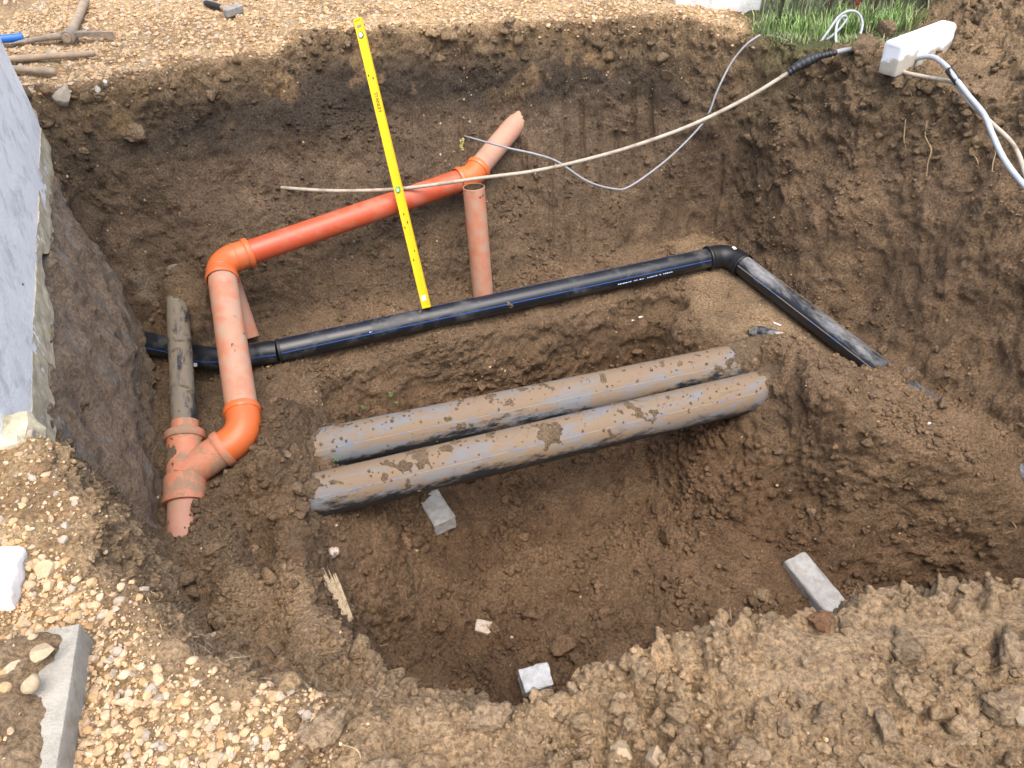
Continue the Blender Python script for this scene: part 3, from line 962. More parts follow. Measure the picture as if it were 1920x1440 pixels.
# ================================================================== house wall and concrete at the left
dW = Vector((-.4326, 1, 0)).normalized()          # along the wall, away from the camera
nW = Vector((dW.y, -dW.x, 0))                      # out of the wall, into the pit
def WP(y, off, z): return Vector((wall_x(y), y, z)) + nW * off
house = thing('house_wall', 'white rendered house wall rising along the left side of the pit', 'wall', WP(2.4, -.15, -.2))
YA, YB = 1.36, 3.55
def wall_grid(name, off, z_of, ztop, mt, parent, thick, ny=150, nz=40, rough=.004):
    """upright slab with an uneven lower edge"""
    ys = np.linspace(YA, YB, ny)
    lo = z_of(ys)
    Vv, Ff = [], []
    g = np.array([[[*WP(yy, 0, 0)[:2], l + (ztop - l) * k / nz] for k in range(nz + 1)] for yy, l in zip(ys, lo)]).reshape(-1, 3)
    d = off + rough * fbm(g, .25, 3, 201) + rough * .35 * fbm(g, .03, 2, 203)
    fr = g + np.outer(d, np.array(nW))
    bk = g - np.outer(np.full(len(g), thick), np.array(nW))
    n = len(g)
    idx = np.arange(n).reshape(ny, nz + 1)
    q = np.stack([idx[:-1, :-1], idx[1:, :-1], idx[1:, 1:], idx[:-1, 1:]], -1).reshape(-1, 4)
    F = [tuple(r) for r in q[:, ::-1]] + [tuple(r + n) for r in q]
    edge = list(idx[:, 0]) + list(idx[-1, 1:]) + list(idx[-2::-1, -1]) + list(idx[0, -2:0:-1])
    for a, b in zip(edge, edge[1:] + edge[:1]): F.append((a, b, b + n, a + n))
    return MB().add(np.concatenate([fr, bk]), F).build(name, mt, parent, True)
def low_white(ys):
    p_ = np.stack([ys, ys * 0, ys * 0], 1)
    return -.20 + .035 * fbm(p_, .5, 2, 211) + .018 * fbm(p_, .12, 2, 213) + .16 * sstep(1.62, 1.42, ys) - .05 * sstep(2.6, 2.0, ys)
def low_foam(ys):
    p_ = np.stack([ys, ys * 0, ys * 0], 1)
    return low_white(ys) - .055 - .02 * fbm(p_, .3, 3, 217) - .02 * sstep(2.6, 2.2, ys)
wall_grid('render_coat', .024, low_white, 2.6, M['white'], house, -.006, 150, 40, .004)
wall_grid('foam_edge', .026, low_foam, -.13, M['foam'], house, .02, 170, 12, .009)
core = MB()
cc = WP((YA + YB) / 2, -.15, .9)
ang = math.atan2(dW.y, dW.x)
core.box(cc, ((YB - YA) / dW.y, .25, 3.9), Matrix.Rotation(ang, 3, 'Z'))
core.build('masonry_core', M['concrete_dirty'], house)

# streaked footing face showing through the earth below the wall
foot = thing('footing', 'soiled grey concrete footing showing under the white house wall', 'footing', WP(2.4, 0, -1.1))
for (ya, yb, za, zb, oo) in ((1.62, 3.3, -1.2, -.25, .10),):
    ys = np.linspace(ya, yb, 90); zs = np.linspace(0, 1, 50)
    Vv = []
    for yy in ys:
        for k in zs:
            Vv.append(WP(yy, .035 + .15 * (1 - k), za + (zb - za) * k))
    Vv = np.array(Vv)
    Vv = Vv + np.outer(.040 * fbm(Vv * np.array([1, 1, .45]), .12, 5, 221) + .016 * np.abs(fbm(Vv, .04, 3, 223)) - .016, np.array(nW))
    idx = np.arange(len(Vv)).reshape(90, 50)
    q = np.stack([idx[:-1, :-1], idx[:-1, 1:], idx[1:, 1:], idx[1:, :-1]], -1).reshape(-1, 4)
    bk = Vv - np.array(nW) * .3
    n = len(Vv)
    F = [tuple(r[::-1]) for r in q] + [tuple(r + n) for r in q]
    edge = list(idx[:, 0]) + list(idx[-1, 1:]) + list(idx[-2::-1, -1]) + list(idx[0, -2:0:-1])
    for a, b in zip(edge, edge[1:] + edge[:1]): F.append((a, b, b + n, a + n))
    MB().add(np.concatenate([Vv, bk]), F).build('concrete_face', M['footing'], foot, True)

def rough_block(name, c, size, rz, mt, parent=None, tilt=(0, 0), bev=.008, seed=1, jit=.003, sub=5, cham=0.0):
    """weathered cast block: rounded box, finely divided and worn"""
    import bmesh
    bm = bmesh.new()
    bmesh.ops.create_cube(bm, size=1)
    for v_ in bm.verts: v_.co = Vector((v_.co.x * size[0], v_.co.y * size[1], v_.co.z * size[2]))
    if cham:
        ed = [e_ for e_ in bm.edges if all(v_.co.z > 0 for v_ in e_.verts) and abs(e_.verts[0].co.x - e_.verts[1].co.x) > size[0] * .5]
        bmesh.ops.bevel(bm, geom=ed, offset=cham, segments=2, affect='EDGES', profile=.5)
    bmesh.ops.bevel(bm, geom=list(bm.edges), offset=bev, segments=2, affect='EDGES', profile=.5)
    bmesh.ops.triangulate(bm, faces=[f for f in bm.faces if len(f.verts) > 4])
    bmesh.ops.subdivide_edges(bm, edges=[e_ for e_ in bm.edges if e_.calc_length() > max(size) / 6], cuts=sub, use_grid_fill=True)
    co = np.array([v_.co for v_ in bm.verts])
    bm.normal_update()
    d = jit * (fbm(co + seed * 3.7, .06, 3, seed) + .5 * fbm(co + seed, .015, 2, seed + 3)) - jit * 2.5 * np.clip(fbm(co + seed * 1.3, .05, 2, seed + 8) - .45, 0, 1)
    for v_, k in zip(bm.verts, d): v_.co += v_.normal * float(k)
    me = bpy.data.meshes.new(name)
    bm.to_mesh(me); bm.free()
    me.polygons.foreach_set('use_smooth', np.ones(len(me.polygons), bool))
    try: me.set_sharp_from_angle(angle=R(32))
    except Exception: pass
    o = bpy.data.objects.new(name, me)
    me.materials.append(mt)
    COL.objects.link(o)
    o.location = c
    o.rotation_euler = (tilt[0], tilt[1], rz)
    if parent is not None:
        o.parent = parent; o.matrix_parent_inverse = parent_world(parent).inverted()
    return o

# concrete kerb slab in the near left corner, and the white slab end beside it
ks = thing('concrete_slab', 'pale concrete slab edge at the near left corner, gravel lying on top', 'slab', (-1.05, .62, 0))
rough_block('slab_body', (-1.051, .4855, -.012), (.50, .55, .18), R(14.7), M['concrete_pale'], ks, (0, 0), .005, 3, .002, 6)
_g = np.stack(np.meshgrid(np.linspace(-.26, .245, 110), np.linspace(-.28, .27, 110), indexing='ij'), -1).reshape(-1, 2)
_c, _s2 = math.cos(R(14.7)), math.sin(R(14.7))
_q = np.stack([-1.051 + _g[:, 0] * _c - _g[:, 1] * _s2, .4855 + _g[:, 0] * _s2 + _g[:, 1] * _c, np.zeros(len(_g))], 1)
_h = .034 * sstep(.255, .17, _g[:, 0] + .05 * fbm(_q, .1, 3, 231)) + .012 * fbm(_q, .07, 3, 233) + .004 * fbm(_q, .012, 2, 235) - .008 - .02 * sstep(.2, .25, _g[:, 0]) - .03 * sstep(.24, .28, _g[:, 1])
_q[:, 2] = .078 + _h
_i2 = np.arange(len(_q)).reshape(110, 110)
_f = np.stack([_i2[:-1, :-1], _i2[1:, :-1], _i2[1:, 1:], _i2[:-1, 1:]], -1).reshape(-1, 4)
link('soil_cover', new_mesh('soil_cover', _q, _f, True, np.array([.38, .262, .15]) * (1 + .25 * fbm(_q, .06, 3, 237))[:, None]), M['soil'], ks)
_k = rng.choice(len(_q), 700, p=(sstep(.2, .1, _g[:, 0]) + .05) / (sstep(.2, .1, _g[:, 0]) + .05).sum())
_z = rng.gamma(2.0, .0036, 700).clip(.002, .014)
pv, pf, pc = merge(st_mid, _q[_k] + [0, 0, .002], _z, gravcols(700), .8)
tag(link('slab_gravel', new_mesh('slab_gravel', pv, pf, False, pc), M['stone'], ks), kind='stuff')
ws = rough_block('white_slab', (-1.265, .925, .005), (.34, .15, .10), R(14), M['white'], None, (R(-4), R(5)), .012, 9, .006, 6)
tag(ws, 'white painted slab end poking out of the gravel at the left', 'slab')
sr = rough_block('foam_lump', (-1.36, 1.40, -.045), (.17, .13, .17), R(20), M['foam'], None, (R(8), 0), .03, 13, .016, 6)
tag(sr, 'lumpy grey cream mortar at the foot of the white house wall', 'mortar')

def dusty_pipe_mat(name, axis, base, dusts, lo, hi, sc=7, zk=.20, up=None, mid_=.42):
    """dust and mud smears drawn out along the pipe; more of them on the upper side"""
    m, t, b = mat(name)
    g = N(t, 'ShaderNodeNewGeometry')
    sx = N(t, 'ShaderNodeSeparateXYZ'); t.links.new(g.outputs['Normal'], sx.inputs[0])
    mp = N(t, 'ShaderNodeMapping', vector_type='TEXTURE')
    mp.inputs['Rotation'].default_value = (0, 0, math.atan2(axis[1], axis[0]))
    mp.inputs['Scale'].default_value = (3.2, 1, 1)
    t.links.new(g.outputs['Position'], mp.inputs['Vector'])
    P_ = mp.outputs[0]
    n1 = noise(t, sc, 6, .7, P_, .3)
    n2 = noise(t, 60, 5, .75, P_)
    n3 = noise(t, sc * 1.6, 6, .72, P_, .5)
    k = math_(t, 'ADD', math_(t, 'ADD', mapr(t, sx.outputs['Z'], -.6, .8, -zk, zk), n1), mapr(t, n2, .3, .7, -.10, .10))
    k3 = n3 if up is None else math_(t, 'ADD', n3, mapr(t, sx.outputs['Z'], .2, 1.0, up, -up))
    dust = mixc(t, mapr(t, k3, mid_, mid_ + .14, 0, 1), dusts[0], dusts[1])
    c = mixc(t, mapr(t, k, lo, hi, 0, 1), base, dust)
    t.links.new(c, b.inputs['Base Color'])
    t.links.new(mapr(t, k, lo, hi, .35, .8), b.inputs['Roughness'])
    bump(t, b, n2, .5, .004)
    return m
M['pipe_dust'] = dusty_pipe_mat('dusty_pipe', (1, .38), (.020, .023, .028), ((.190, .135, .085), (.150, .158, .168)), .44, .56, 7, .2, .04, .475)
M['grime'] = dusty_pipe_mat('grimy_pipe', (.3, -1), (.022, .024, .028), ((.20, .155, .10), (.17, .145, .105)), .47, .60, 16, .12)
M['right_dust'] = dusty_pipe_mat('greyed_pipe', (.45, -1), (.014, .016, .020), ((.22, .205, .18), (.27, .275, .28)), .66, .98, 6, .24)

# ================================================================== orange drain
def mud_on(path, r, dens, thick, name, parent, seed, color=MUD, n=48, top=.35, sc=.06, ends=(), grow=2.2):
    """crust of earth on a pipe: shows where it is thicker than nothing"""
    def rf(Vv, D):
        q = fbm(Vv, sc, 4, seed) + .6 * fbm(Vv, sc * 3.2, 2, seed + 3) + top * D[:, 2]
        e_ = np.zeros(len(Vv))
        for p_ in ends: e_ = np.maximum(e_, np.exp(-(np.linalg.norm(Vv - np.array(p_), axis=1) / .17) ** 4))
        k = q - dens + 1.7 * e_
        return np.clip(np.where(k > 0, np.minimum(k * 1.6, 1) * thick * (1 + grow * e_) * (.7 + .5 * fbm(Vv, .012, 2, seed + 7)), -.004 + k * .003), -.006, thick * 1.6 * (1 + grow))
    Vv, F = tube_np(path, r, n, False, rf)
    q = np.array([f for f in F])
    ccol = np.array(color) * (1 + .22 * fbm(Vv, .05, 3, seed + 11))[:, None]
    me = new_mesh(name, Vv, q, True, ccol)
    return link(name, me, M['mud'], parent)

def collar(parent, p, d, r, mt, name='socket_ring', w_=.03, h=.008):
    mb = MB()
    lathe_collar(mb, p, d, [(-w_ * .5, r), (-w_ * .5, r + h * .7), (-w_ * .32, r + h), (w_ * .32, r + h), (w_ * .5, r + h * .6), (w_ * .5, r)], 40)
    return mb.build(name, mt, parent, True)

WALLPT = P(962, 238, -.53)
EL1 = P(884, 331, -.66)
EL2 = P(414, 492, -.72)
EL3 = P(437, 796, -.90)
YT = P(347, 812, -.93)      # straight inlet of the branch fitting
YO = P(347, 952, -1.06)      # its outlet
rr, rf_ = .063, .070
drain = thing('drain_pipe', 'orange drain pipe run from the back wall to a Y branch at the left', 'pipe', YO)
d01 = (EL1 - WALLPT).normalized(); d12 = (EL2 - EL1).normalized(); d23 = (EL3 - EL2).normalized()
p_in = MB().tube(seg(WALLPT - d01 * .12, EL1 - d01 * .02, .03), rr, 40).build('wall_pipe', M['pvc_pink'], drain, True)
p_in['label'] = 'dusty pink pipe section coming out of the back wall'
a1 = arc(EL1 - d01 * .12, EL1, EL1 + d12 * .12, .16, 10)
e1 = MB().tube([a1[0] - d01 * .035] + a1 + [a1[-1] + d12 * .045], rr + .0065, 40, False).build('elbow', M['pvc_fit'], drain, True)
collar(e1, a1[0] - d01 * .03, d01, rr + .006, M['pvc_fit'])
collar(e1, a1[-1] + d12 * .035, d12, rr + .006, M['pvc_fit'])
a2 = arc(EL2 - d12 * .2, EL2, EL2 + d23 * .2, .10, 14)
long_p = MB().tube(seg(a1[-1] - d12 * .02, a2[0] + d12 * .02, .03), rr, 40).build('long_pipe', M['pvc_red'], drain, True)
long_p['label'] = 'clean red orange straight pipe in front of the back wall'
e2 = MB().tube([a2[0] - d12 * .075] + a2 + [a2[-1] + d23 * .05], [rr + .009] + [rr + .010] * 8 + [rf_ + .004] * (len(a2) + 2 - 9), 40, False).build('elbow', M['pvc_fit'], drain, True)
collar(e2, a2[0] - d12 * .068, d12, rr + .008, M['pvc_fit'], h=.008)
collar(e2, a2[0] - d12 * .005, d12, rr + .008, M['pvc_fit'], w_=.012, h=.004)
collar(e2, a2[-1] + d23 * .045, d23, rf_ + .004, M['pvc_fit'], h=.006)
collar(e2, a2[-1] - d23 * .002, d23, rf_ + .003, M['pvc_fit'], w_=.012, h=.004)
# branch fitting
dY = (YO - YT).normalized()
JY = YT + dY * ((YO - YT).length * .56)             # where the branch axis meets the run
BR = P(424, 838, -.955)                              # mouth of the branch
dB = (BR - JY).normalized()
corner = BR + dB * .045
d3b = (EL3 - EL2).normalized()
EL3 = BR + dB * .095
d23 = d3b = (EL3 - EL2).normalized()
a3c = EL3
a3 = arc(EL2, a3c, BR, .11, 12)
e3 = MB().tube([a3[0] - d3b * .05] + a3 + [BR.copy()], rf_ + .005, 40, False).build('elbow', M['pvc_fit'], drain, True)
collar(e3, a3[0] - d3b * .045, d3b, rf_ + .004, M['pvc_fit'], h=.007)
fad = MB().tube(seg(a2[-1], a3[0], .03), rf_, 40).build('faded_pipe', M['pvc_faded'], drain, True)
fad['label'] = 'sun bleached dusty orange pipe dropping to the branch'
mud_on(seg(a2[-1] + d23 * .06, a3[0] - d23 * .25, .008), rf_, 1.05, .002, 'dirt_specks', fad, 310, (.22, .16, .10), 64, .1, .03)
yb = MB()
yb.tube(seg(YT, YO - dY * .10, .02), rf_ + .004, 40, False)
yb.tube(seg(JY - dB * .01, BR, .02), rf_ + .004, 40, False)
yfit = yb.build('y_branch', M['pvc_muddy'], drain, True)
yfit['label'] = 'mud smeared orange Y branch fitting'
collar(yfit, YT + dY * .015, dY, rf_ + .005, M['pvc_muddy'], h=.009, w_=.034)
collar(yfit, BR - dB * .015, dB, rf_ + .005, M['pvc_muddy'], h=.009, w_=.034)
so = YO - dY * .12
st = MB()
lathe_collar(st, so, dY, [(-.02, rf_ + .004), (-.014, rf_ + .013), (.0, rf_ + .016), (.07, rf_ + .016), (.085, rf_ + .019), (.10, rf_ + .017), (.102, rf_)], 40)
st.build('outlet_socket', M['pvc_muddy'], drain, True)
MB().tube(seg(YT - dY * .05, YT + dY * .03, .02), [rf_ - .012] * 5, 36, False).build('reducer', M['pvc_muddy'], drain, True)
MB().tube(seg(so + dY * .06, so + dY * .30, .02), rf_, 40).build('outlet_pipe', M['pvc_pink'], drain, True)
mud_on(seg(YT + dY * .01, YO - dY * .12, .006), rf_ + .004, .62, .004, 'mud_smear', yfit, 320, (.20, .145, .09), 72, .25, .045)
mud_on(seg(JY, BR - dB * .02, .006), rf_ + .004, .62, .004, 'mud_smear', yfit, 330, (.20, .145, .09), 72, .25, .045)
mud_on(seg(so + dY * .1, so + dY * .25, .006), rf_, .75, .006, 'mud_smear', yfit, 340, (.20, .145, .09), 72, .3, .05)
# grimy black pipe into the straight inlet
gt = P(331, 535, -.90)
dg = (YT - gt).normalized()
gp = MB().tube(seg(gt - dg * .12, YT + dg * .02, .03), .0545, 36).build('grimy_pipe', M['grime'], drain, True)
gp['label'] = 'black pipe coated in dried mud, left of the faded pipe'
collar(gp, gt + dg * .03, dg, .0545, M['grime'], w_=.12, h=.006)
mud_on(seg(gt, YT - dg * .04, .006), .0547, .75, .003, 'mud_crust', gp, 350, (.230, .175, .112), 64, .30, .022)

# loose orange pipes
pb = P(906, 556, -1.22); pt = Vector((pb.x - .038, pb.y + .11, -.565))
sp = thing('pipe_stub', 'open orange pipe standing upright behind the black pipe', 'pipe', pb)
ax = (pt - pb).normalized()
mb = MB().tube(seg(pb - ax * .05, pt, .03), .060, 40, False)
mb.tube(seg(pt, pb, .03), .0555, 40, False)
nV = len(mb.v); 
lathe_collar(mb, pt, ax, [(0, .060), (.0015, .058), (0, .0555)], 40)
mb.build('pipe_wall', M['pvc_faded'], sp, True)
mud_on(seg(pb, pt, .008), .0603, .95, .002, 'dirt_specks', sp, 360, (.20, .145, .09), 56, .0, .035)
lb = P(468, 634, -1.17); lt_ = P(424, 505, -.86)
lp = MB()
axl = (lt_ - lb).normalized()
lp.tube(seg(lb, lt_ + axl * .02, .03), .053, 36, False)
lathe_collar(lp, lb, axl, [(0, .053), (-.001, .050), (.1, .049)], 36)
lpo = lp.build('leaning_pipe', M['pvc_faded'], None, True)
tag(lpo, 'short faded orange pipe leaning behind the drain elbow', 'pipe')

# ================================================================== black water main
B = [P(170, 622, -1.16), P(330, 655, -1.13), P(470, 668, -1.125), P(640, 632, -1.125), P(800, 596, -1.125), P(980, 558, -1.125), P(1180, 524, -1.125)]
rb = .060
main = thing('water_pipe', 'black plastic water pipe with blue stripes bent round the pit ledge', 'pipe', B[4])
BC = P(1365, 476, -1.125)
BE = P(1600, 655, -1.125)
BE2 = BC + (BE - BC) * 2.3
d5 = (P(640, 632, -1.125) - P(1250, 510, -1.125)).normalized()
B0 = P(640, 632, -1.125)
left_path = spline([B[0], B[1], P(400, 672, -1.125), P(520, 659, -1.125)], .03)
pl = MB().tube(left_path, rb, 40).build('pipe_bend', M['hdpe'], main, True)
pl['label'] = 'dark bend of the black pipe at the left corner'
CP = P(524, 657, -1.125)
dcp = (BC - CP).normalized()
collar(main, CP, dcp, rb, M['hdpe_fit'], 'coupling', w_=.016, h=.003)
a5 = arc(CP, BC, BE, .105, 16)
p1 = MB().tube(seg(CP, a5[0] + dcp * .02, .03), rb, 40).build('long_pipe', M['hdpe'], main, True)
d6 = (BE - BC).normalized()
el = MB().tube([a5[0] - dcp * .05] + a5 + [a5[-1] + d6 * .05], rb + .008, 40, False).build('elbow', M['hdpe_fit'], main, True)
collar(el, a5[0] - dcp * .045, dcp, rb + .006, M['hdpe_fit'], w_=.02, h=.007)
collar(el, a5[-1] + d6 * .045, d6, rb + .006, M['hdpe_fit'], w_=.02, h=.007)
lab = MB().box(a5[10] + Vector((.012, .0, rb + .0085)), (.020, .028, .0016), Matrix.Rotation(R(20), 3, 'Z')).build('elbow_tag', M['white_label'], el)
p2 = MB().tube(seg(a5[-1] - d6 * .02, BE2, .03), rb, 40).build('right_pipe', M['right_dust'], main, True)
p2['label'] = 'dust greyed black pipe running down the right ledge'
def stripe(path, r, angle, wid, mt, parent, name='blue_stripe', r_off=.0008):
    p_, T_, N_ = frames(path)
    Vv, F = [], []
    for i in range(len(p_)):
        Bn = T_[i].cross(N_[i])
        for k in (-wid / 2, wid / 2):
            an = angle + k / r
            Vv.append(p_[i] + (N_[i] * math.cos(an) + Bn * math.sin(an)) * (r + r_off))
    for i in range(len(p_) - 1): F.append((2 * i, 2 * i + 1, 2 * i + 3, 2 * i + 2))
    return MB().add(Vv, F).build(name, mt, parent)
for a_ in (23, 113, 203, 293):
    stripe(seg(CP, a5[0] - dcp * .06, .03), rb, R(-a_), .005, M['blue'], p1)
    stripe(seg(a5[-1] + d6 * .06, BE2, .03), rb, R(-a_), .005, M['blue_dusty'], p2)
stripe(left_path, rb, R(67), .005, M['blue'], pl)
# the printed line beside the stripe: too small to read in the photo, a row of small marks
def print_line(path, r, angle, parent, length, seed):
    r_ = random.Random(seed)
    p_, T_, N_ = frames(path)
    m = MB()
    tot = 0
    a0 = p_[0]; t = (p_[-1] - p_[0]).normalized(); nb = N_[0]; bb = t.cross(nb)
    s_ = 0
    while s_ < length:
        ln = r_.choice((.006, .008, .010, .004))
        if r_.random() < .82:
            an0, an1 = angle - .04, angle + .04
            Vv = [a0 + t * (s_ + k) + (nb * math.cos(an) + bb * math.sin(an)) * (r + .001) for k, an in ((0, an0), (ln, an0), (ln, an1), (0, an1))]
            m.add(Vv, [(0, 1, 2, 3)])
        s_ += ln + .004
    return tag(m.build('printed_line', M['print'], parent), kind='stuff')
print_line(seg(P(1150, 533, -1.125), P(1270, 505, -1.125)), rb, R(58), p1, .36, 3)
print_line(seg(P(690, 621, -1.125), P(900, 575, -1.125)), rb, R(58), p1, .30, 4)
mb = MB().box(P(366, 668, -1.062) + Vector((0, -.045, -.018)), (.035, .004, .018), Matrix.Rotation(R(-35), 3, 'X')).build('paper_tag', M['white_label'], pl)
mud_on(seg(P(600, 641, -1.125), P(1010, 553, -1.125), .006), rb, .92, .007, 'mud_splash', p1, 370, (.20, .145, .092), 64, -.15, .05)
mud_on(seg(a5[-1] + d6 * .25, BE2, .007), rb, 1.25, .010, 'mud_splash', p2, 380, (.20, .145, .092), 64, .1, .06)

# ================================================================== the two big muddy pipes across the trench
rg = .098
def big_pipe(pa, pb_, label, seed):
    t = thing('buried_pipe', label, 'pipe', pa.lerp(pb_, .5), 'muddy pipes across the trench')
    d = (pb_ - pa).normalized()
    MB().tube(seg(pa - d * .25, pb_ + d * .25, .04), rg, 56).build('pipe_wall', M['pipe_dust'], t, True)
    for a_ in (46, -44, 136):
        stripe(seg(pa - d * .1, pb_, .04), rg, R(a_), .0035, M['blue_dusty'], t)
    mud_on(seg(pa - d * .2, pb_ + d * .2, .006), rg, .92, .008, 'mud_crust', t, seed, (.180, .127, .078), 120, .42, .05, (pa - d * .13, pb_ + d * .09))
    # crumbs lying along the top
    n = 260
    s_ = rng.uniform(-.05, (pb_ - pa).length, n); an = rng.normal(.15, .45, n)
    T_, N_ = np.array(d), np.array((Vector((0, 0, 1)) - d * d.z).normalized()); B_ = np.cross(T_, N_)
    pos = np.array(pa) + np.outer(s_, T_) + (np.cos(an)[:, None] * N_ + np.sin(an)[:, None] * B_) * (rg + .001)
    zz = rng.gamma(1.6, .0022, n).clip(.0015, .010)
    pv, pf, pc = merge(cl_lo, pos, zz, np.tile([.22, .157, .10], (n, 1)) * rng.uniform(.8, 1.25, n)[:, None])
    tag(link('loose_crumbs', new_mesh('loose_crumbs', pv, pf, True, pc), M['clod'], t), kind='stuff')
    return t
big_pipe(P(585, 931, -1.12), P(1440, 728, -1.17), 'nearer of the two muddy grey pipes spanning the trench', 400)
big_pipe(P(575, 848, -1.12), P(1390, 678, -1.17), 'farther of the two muddy grey pipes spanning the trench', 420)

# short capped pipe end at the right ledge
q0, q1 = P(1425, 622, -1.17), P(1490, 648, -1.17)
ce = MB().tube(spline([q0 - Vector((.06, -.02, .02)), q0, q0.lerp(q1, .6) + Vector((0, 0, .012)), q1, q1 + Vector((.0, -.03, -.03))], .01), [.030] * 1 + [.030] * 200, 24) if False else None
pth = spline([q0 - Vector((.05, -.01, .02)), q0, q0.lerp(q1, .6) + Vector((0, 0, .012)), q1, q1 + Vector((.0, -.03, -.04))], .012)
ce = MB().tube(pth, .032, 24).build('capped_pipe', M['hdpe_dusty'], None, True)
tag(ce, 'short dusty black pipe end in the earth of the right ledge', 'pipe')
mud_on(pth, .032, .25, .006, 'mud_crust', ce, 440, (.20, .145, .092), 32, .2, .05)
qt = P(1469, 633, -1.128)
MB().box(qt, (.022, .016, .003), Matrix.Rotation(R(20), 3, 'Z')).build('paper_tag', M['white_label'], ce)

# ================================================================== spirit level
lb_, lt2 = P(800, 577, -1.055), Vector((-.80, 4.27, 0))
tt = P(671, 36, 0)
zc = 4.07
lt2 = Vector(((671 - 960) / FPX * zc, zc * (_C - (36 - 720) / FPX * _S), CAM_H - zc * (_S + (36 - 720) / FPX * _C)))
axv = (lt2 - lb_).normalized()
view = (Vector((0, 0, CAM_H)) - lb_.lerp(lt2, .5)).normalized()
side = axv.cross(view).normalized()
side = (Quaternion(axv, R(-24)) @ side)
face = side.cross(axv).normalized()
LL = (lt2 - lb_).length
lev = thing('spirit_level', 'long yellow spirit level leaning on the black pipe and back edge', 'spirit level', lb_)
RM = Matrix((side, axv, face)).transposed()
W_, T_ = .046, .022
def LV(s_, u_, w_=0.0): return lb_ + axv * s_ + side * u_ + face * w_
body = MB()
# I-shaped section: two flanges and a web
body.box(LV(LL / 2, 0), (W_ - .010, LL - .02, T_ - .008), RM)
for k in (-1, 1): body.box(LV(LL / 2, k * (W_ / 2 - .004)), (.008, LL - .016, T_), RM, .001)
body.build('level_body', M['yellow'], lev)
for s_ in (.004, LL - .004): MB().box(LV(s_, 0), (W_ + .001, .012, T_ + .001), RM, .002).build('end_cap', M['yellow'], lev)
def disc(c, n_, r, h, seg_=28, ux=None, ratio=1.0):
    ux = ux.normalized(); uy = n_.cross(ux).normalized()
    Vv = [c + (ux * math.cos(a) * r + uy * math.sin(a) * r * ratio) + n_ * k for k in (0, h) for a in np.linspace(0, 2 * math.pi, seg_, endpoint=False)]
    F = [tuple(range(seg_, 2 * seg_))] + [(i, (i + 1) % seg_, seg_ + (i + 1) % seg_, seg_ + i) for i in range(seg_)]
    return Vv, F
for s_, m_, nm in ((LL - .085, 'vial2', 'vial'), (LL * .415, 'vial', 'vial')):
    rim = MB().add(*disc(LV(s_, 0, T_ / 2 - .004), face, .0175, .0035, 28, axv, .82)).build('vial_rim', M['black'], lev)
    MB().add(*disc(LV(s_, 0, T_ / 2 - .0008), face, .0145, .0015, 28, axv, .8)).build(nm, M[m_], rim, True)
MB().add(*disc(LV(LL - .038, 0, T_ / 2 - .004), face, .008, .0012, 24, axv, 2.0)).build('hang_hole', M['iron'], lev)
MB().box(LV(.055, 0, T_ / 2 - .0035), (.026, .030, .001), RM).build('label_sticker', M['white_label'], lev)
for s_, u_ in ((LL * .81, -.012), (LL * .81 - .02, .010), (LL * .44, -.018), (LL * .30, .010), (LL * .285, -.012), (LL * .2, .012), (LL * .17, -.006), (LL * .33, .0)):
    MB().box(LV(s_, u_, T_ / 2 - .0036), (.006, .012, .001), RM).build('paint_chip', M['black'], lev)
tx = bpy.data.curves.new('brand_lettering', 'FONT')
tx.body = 'STANLEY'; tx.size = .026; tx.extrude = .0004; tx.align_x = 'CENTER'; tx.align_y = 'CENTER'
tmp = bpy.data.objects.new('brand_lettering', tx)
me = bpy.data.meshes.new_from_object(tmp)
bpy.data.objects.remove(tmp)
lo = bpy.data.objects.new('brand_lettering', me)
me.materials.append(M['black'])
lo.matrix_world = Matrix.Translation(LV(LL * .715, .004, T_ / 2 - .0028)) @ Matrix((-axv, side, face)).transposed().to_4x4()
COL.objects.link(lo)
lo.parent = lev; lo.matrix_parent_inverse = parent_world(lev).inverted()

# ================================================================== cables
def cable(name, label, pts, r, mt, step=.02, n=12, group=None):
    o = MB().tube(spline(pts, step), r, n).build(name, mt, None, True)
    return tag(o, label, 'cable', group)
def D(u, v, zz):
    """point at depth zz along the line through photo pixel (u, v)"""
    yc = (v - 720) / FPX
    return Vector(((u - 960) / FPX * zz, zz * (_C - yc * _S), CAM_H - zz * (_S + yc * _C)))
cc1 = thing('spliced_cable', 'thick cream cable hung across the pit with a black taped splice', 'cable', D(1490, 130, 3.84))
cpts = [D(470, 346, 4.50), D(540, 353, 4.28), D(640, 358, 4.25), D(760, 353, 4.24), D(900, 334, 4.17), D(1000, 321, 4.12), D(1100, 299, 4.05), D(1200, 270, 4.0), D(1300, 233, 3.95), D(1400, 184, 3.9), D(1490, 129, 3.84)]
MB().tube(spline(cpts, .02), .0098, 14).build('cream_cable', M['cable_cream'], cc1, True)
sp_ = spline([D(1478, 137, 3.845), D(1500, 122, 3.83), D(1530, 108, 3.83), D(1568, 98, 3.84)], .006)
k_ = len(sp_)
MB().tube(sp_, [.014 + .013 * math.exp(-((i / k_ - .35) / .25) ** 2) + .002 * math.sin(i * 1.9) for i in range(k_)], 18).build('taped_splice', M['tape'], cc1, True)
MB().tube(spline([D(1560, 100, 3.84), D(1585, 94, 3.86), D(1608, 94, 3.88), D(1630, 100, 3.86)], .01), .012, 14).build('grey_tail', M['cable_grey'], cc1, True)
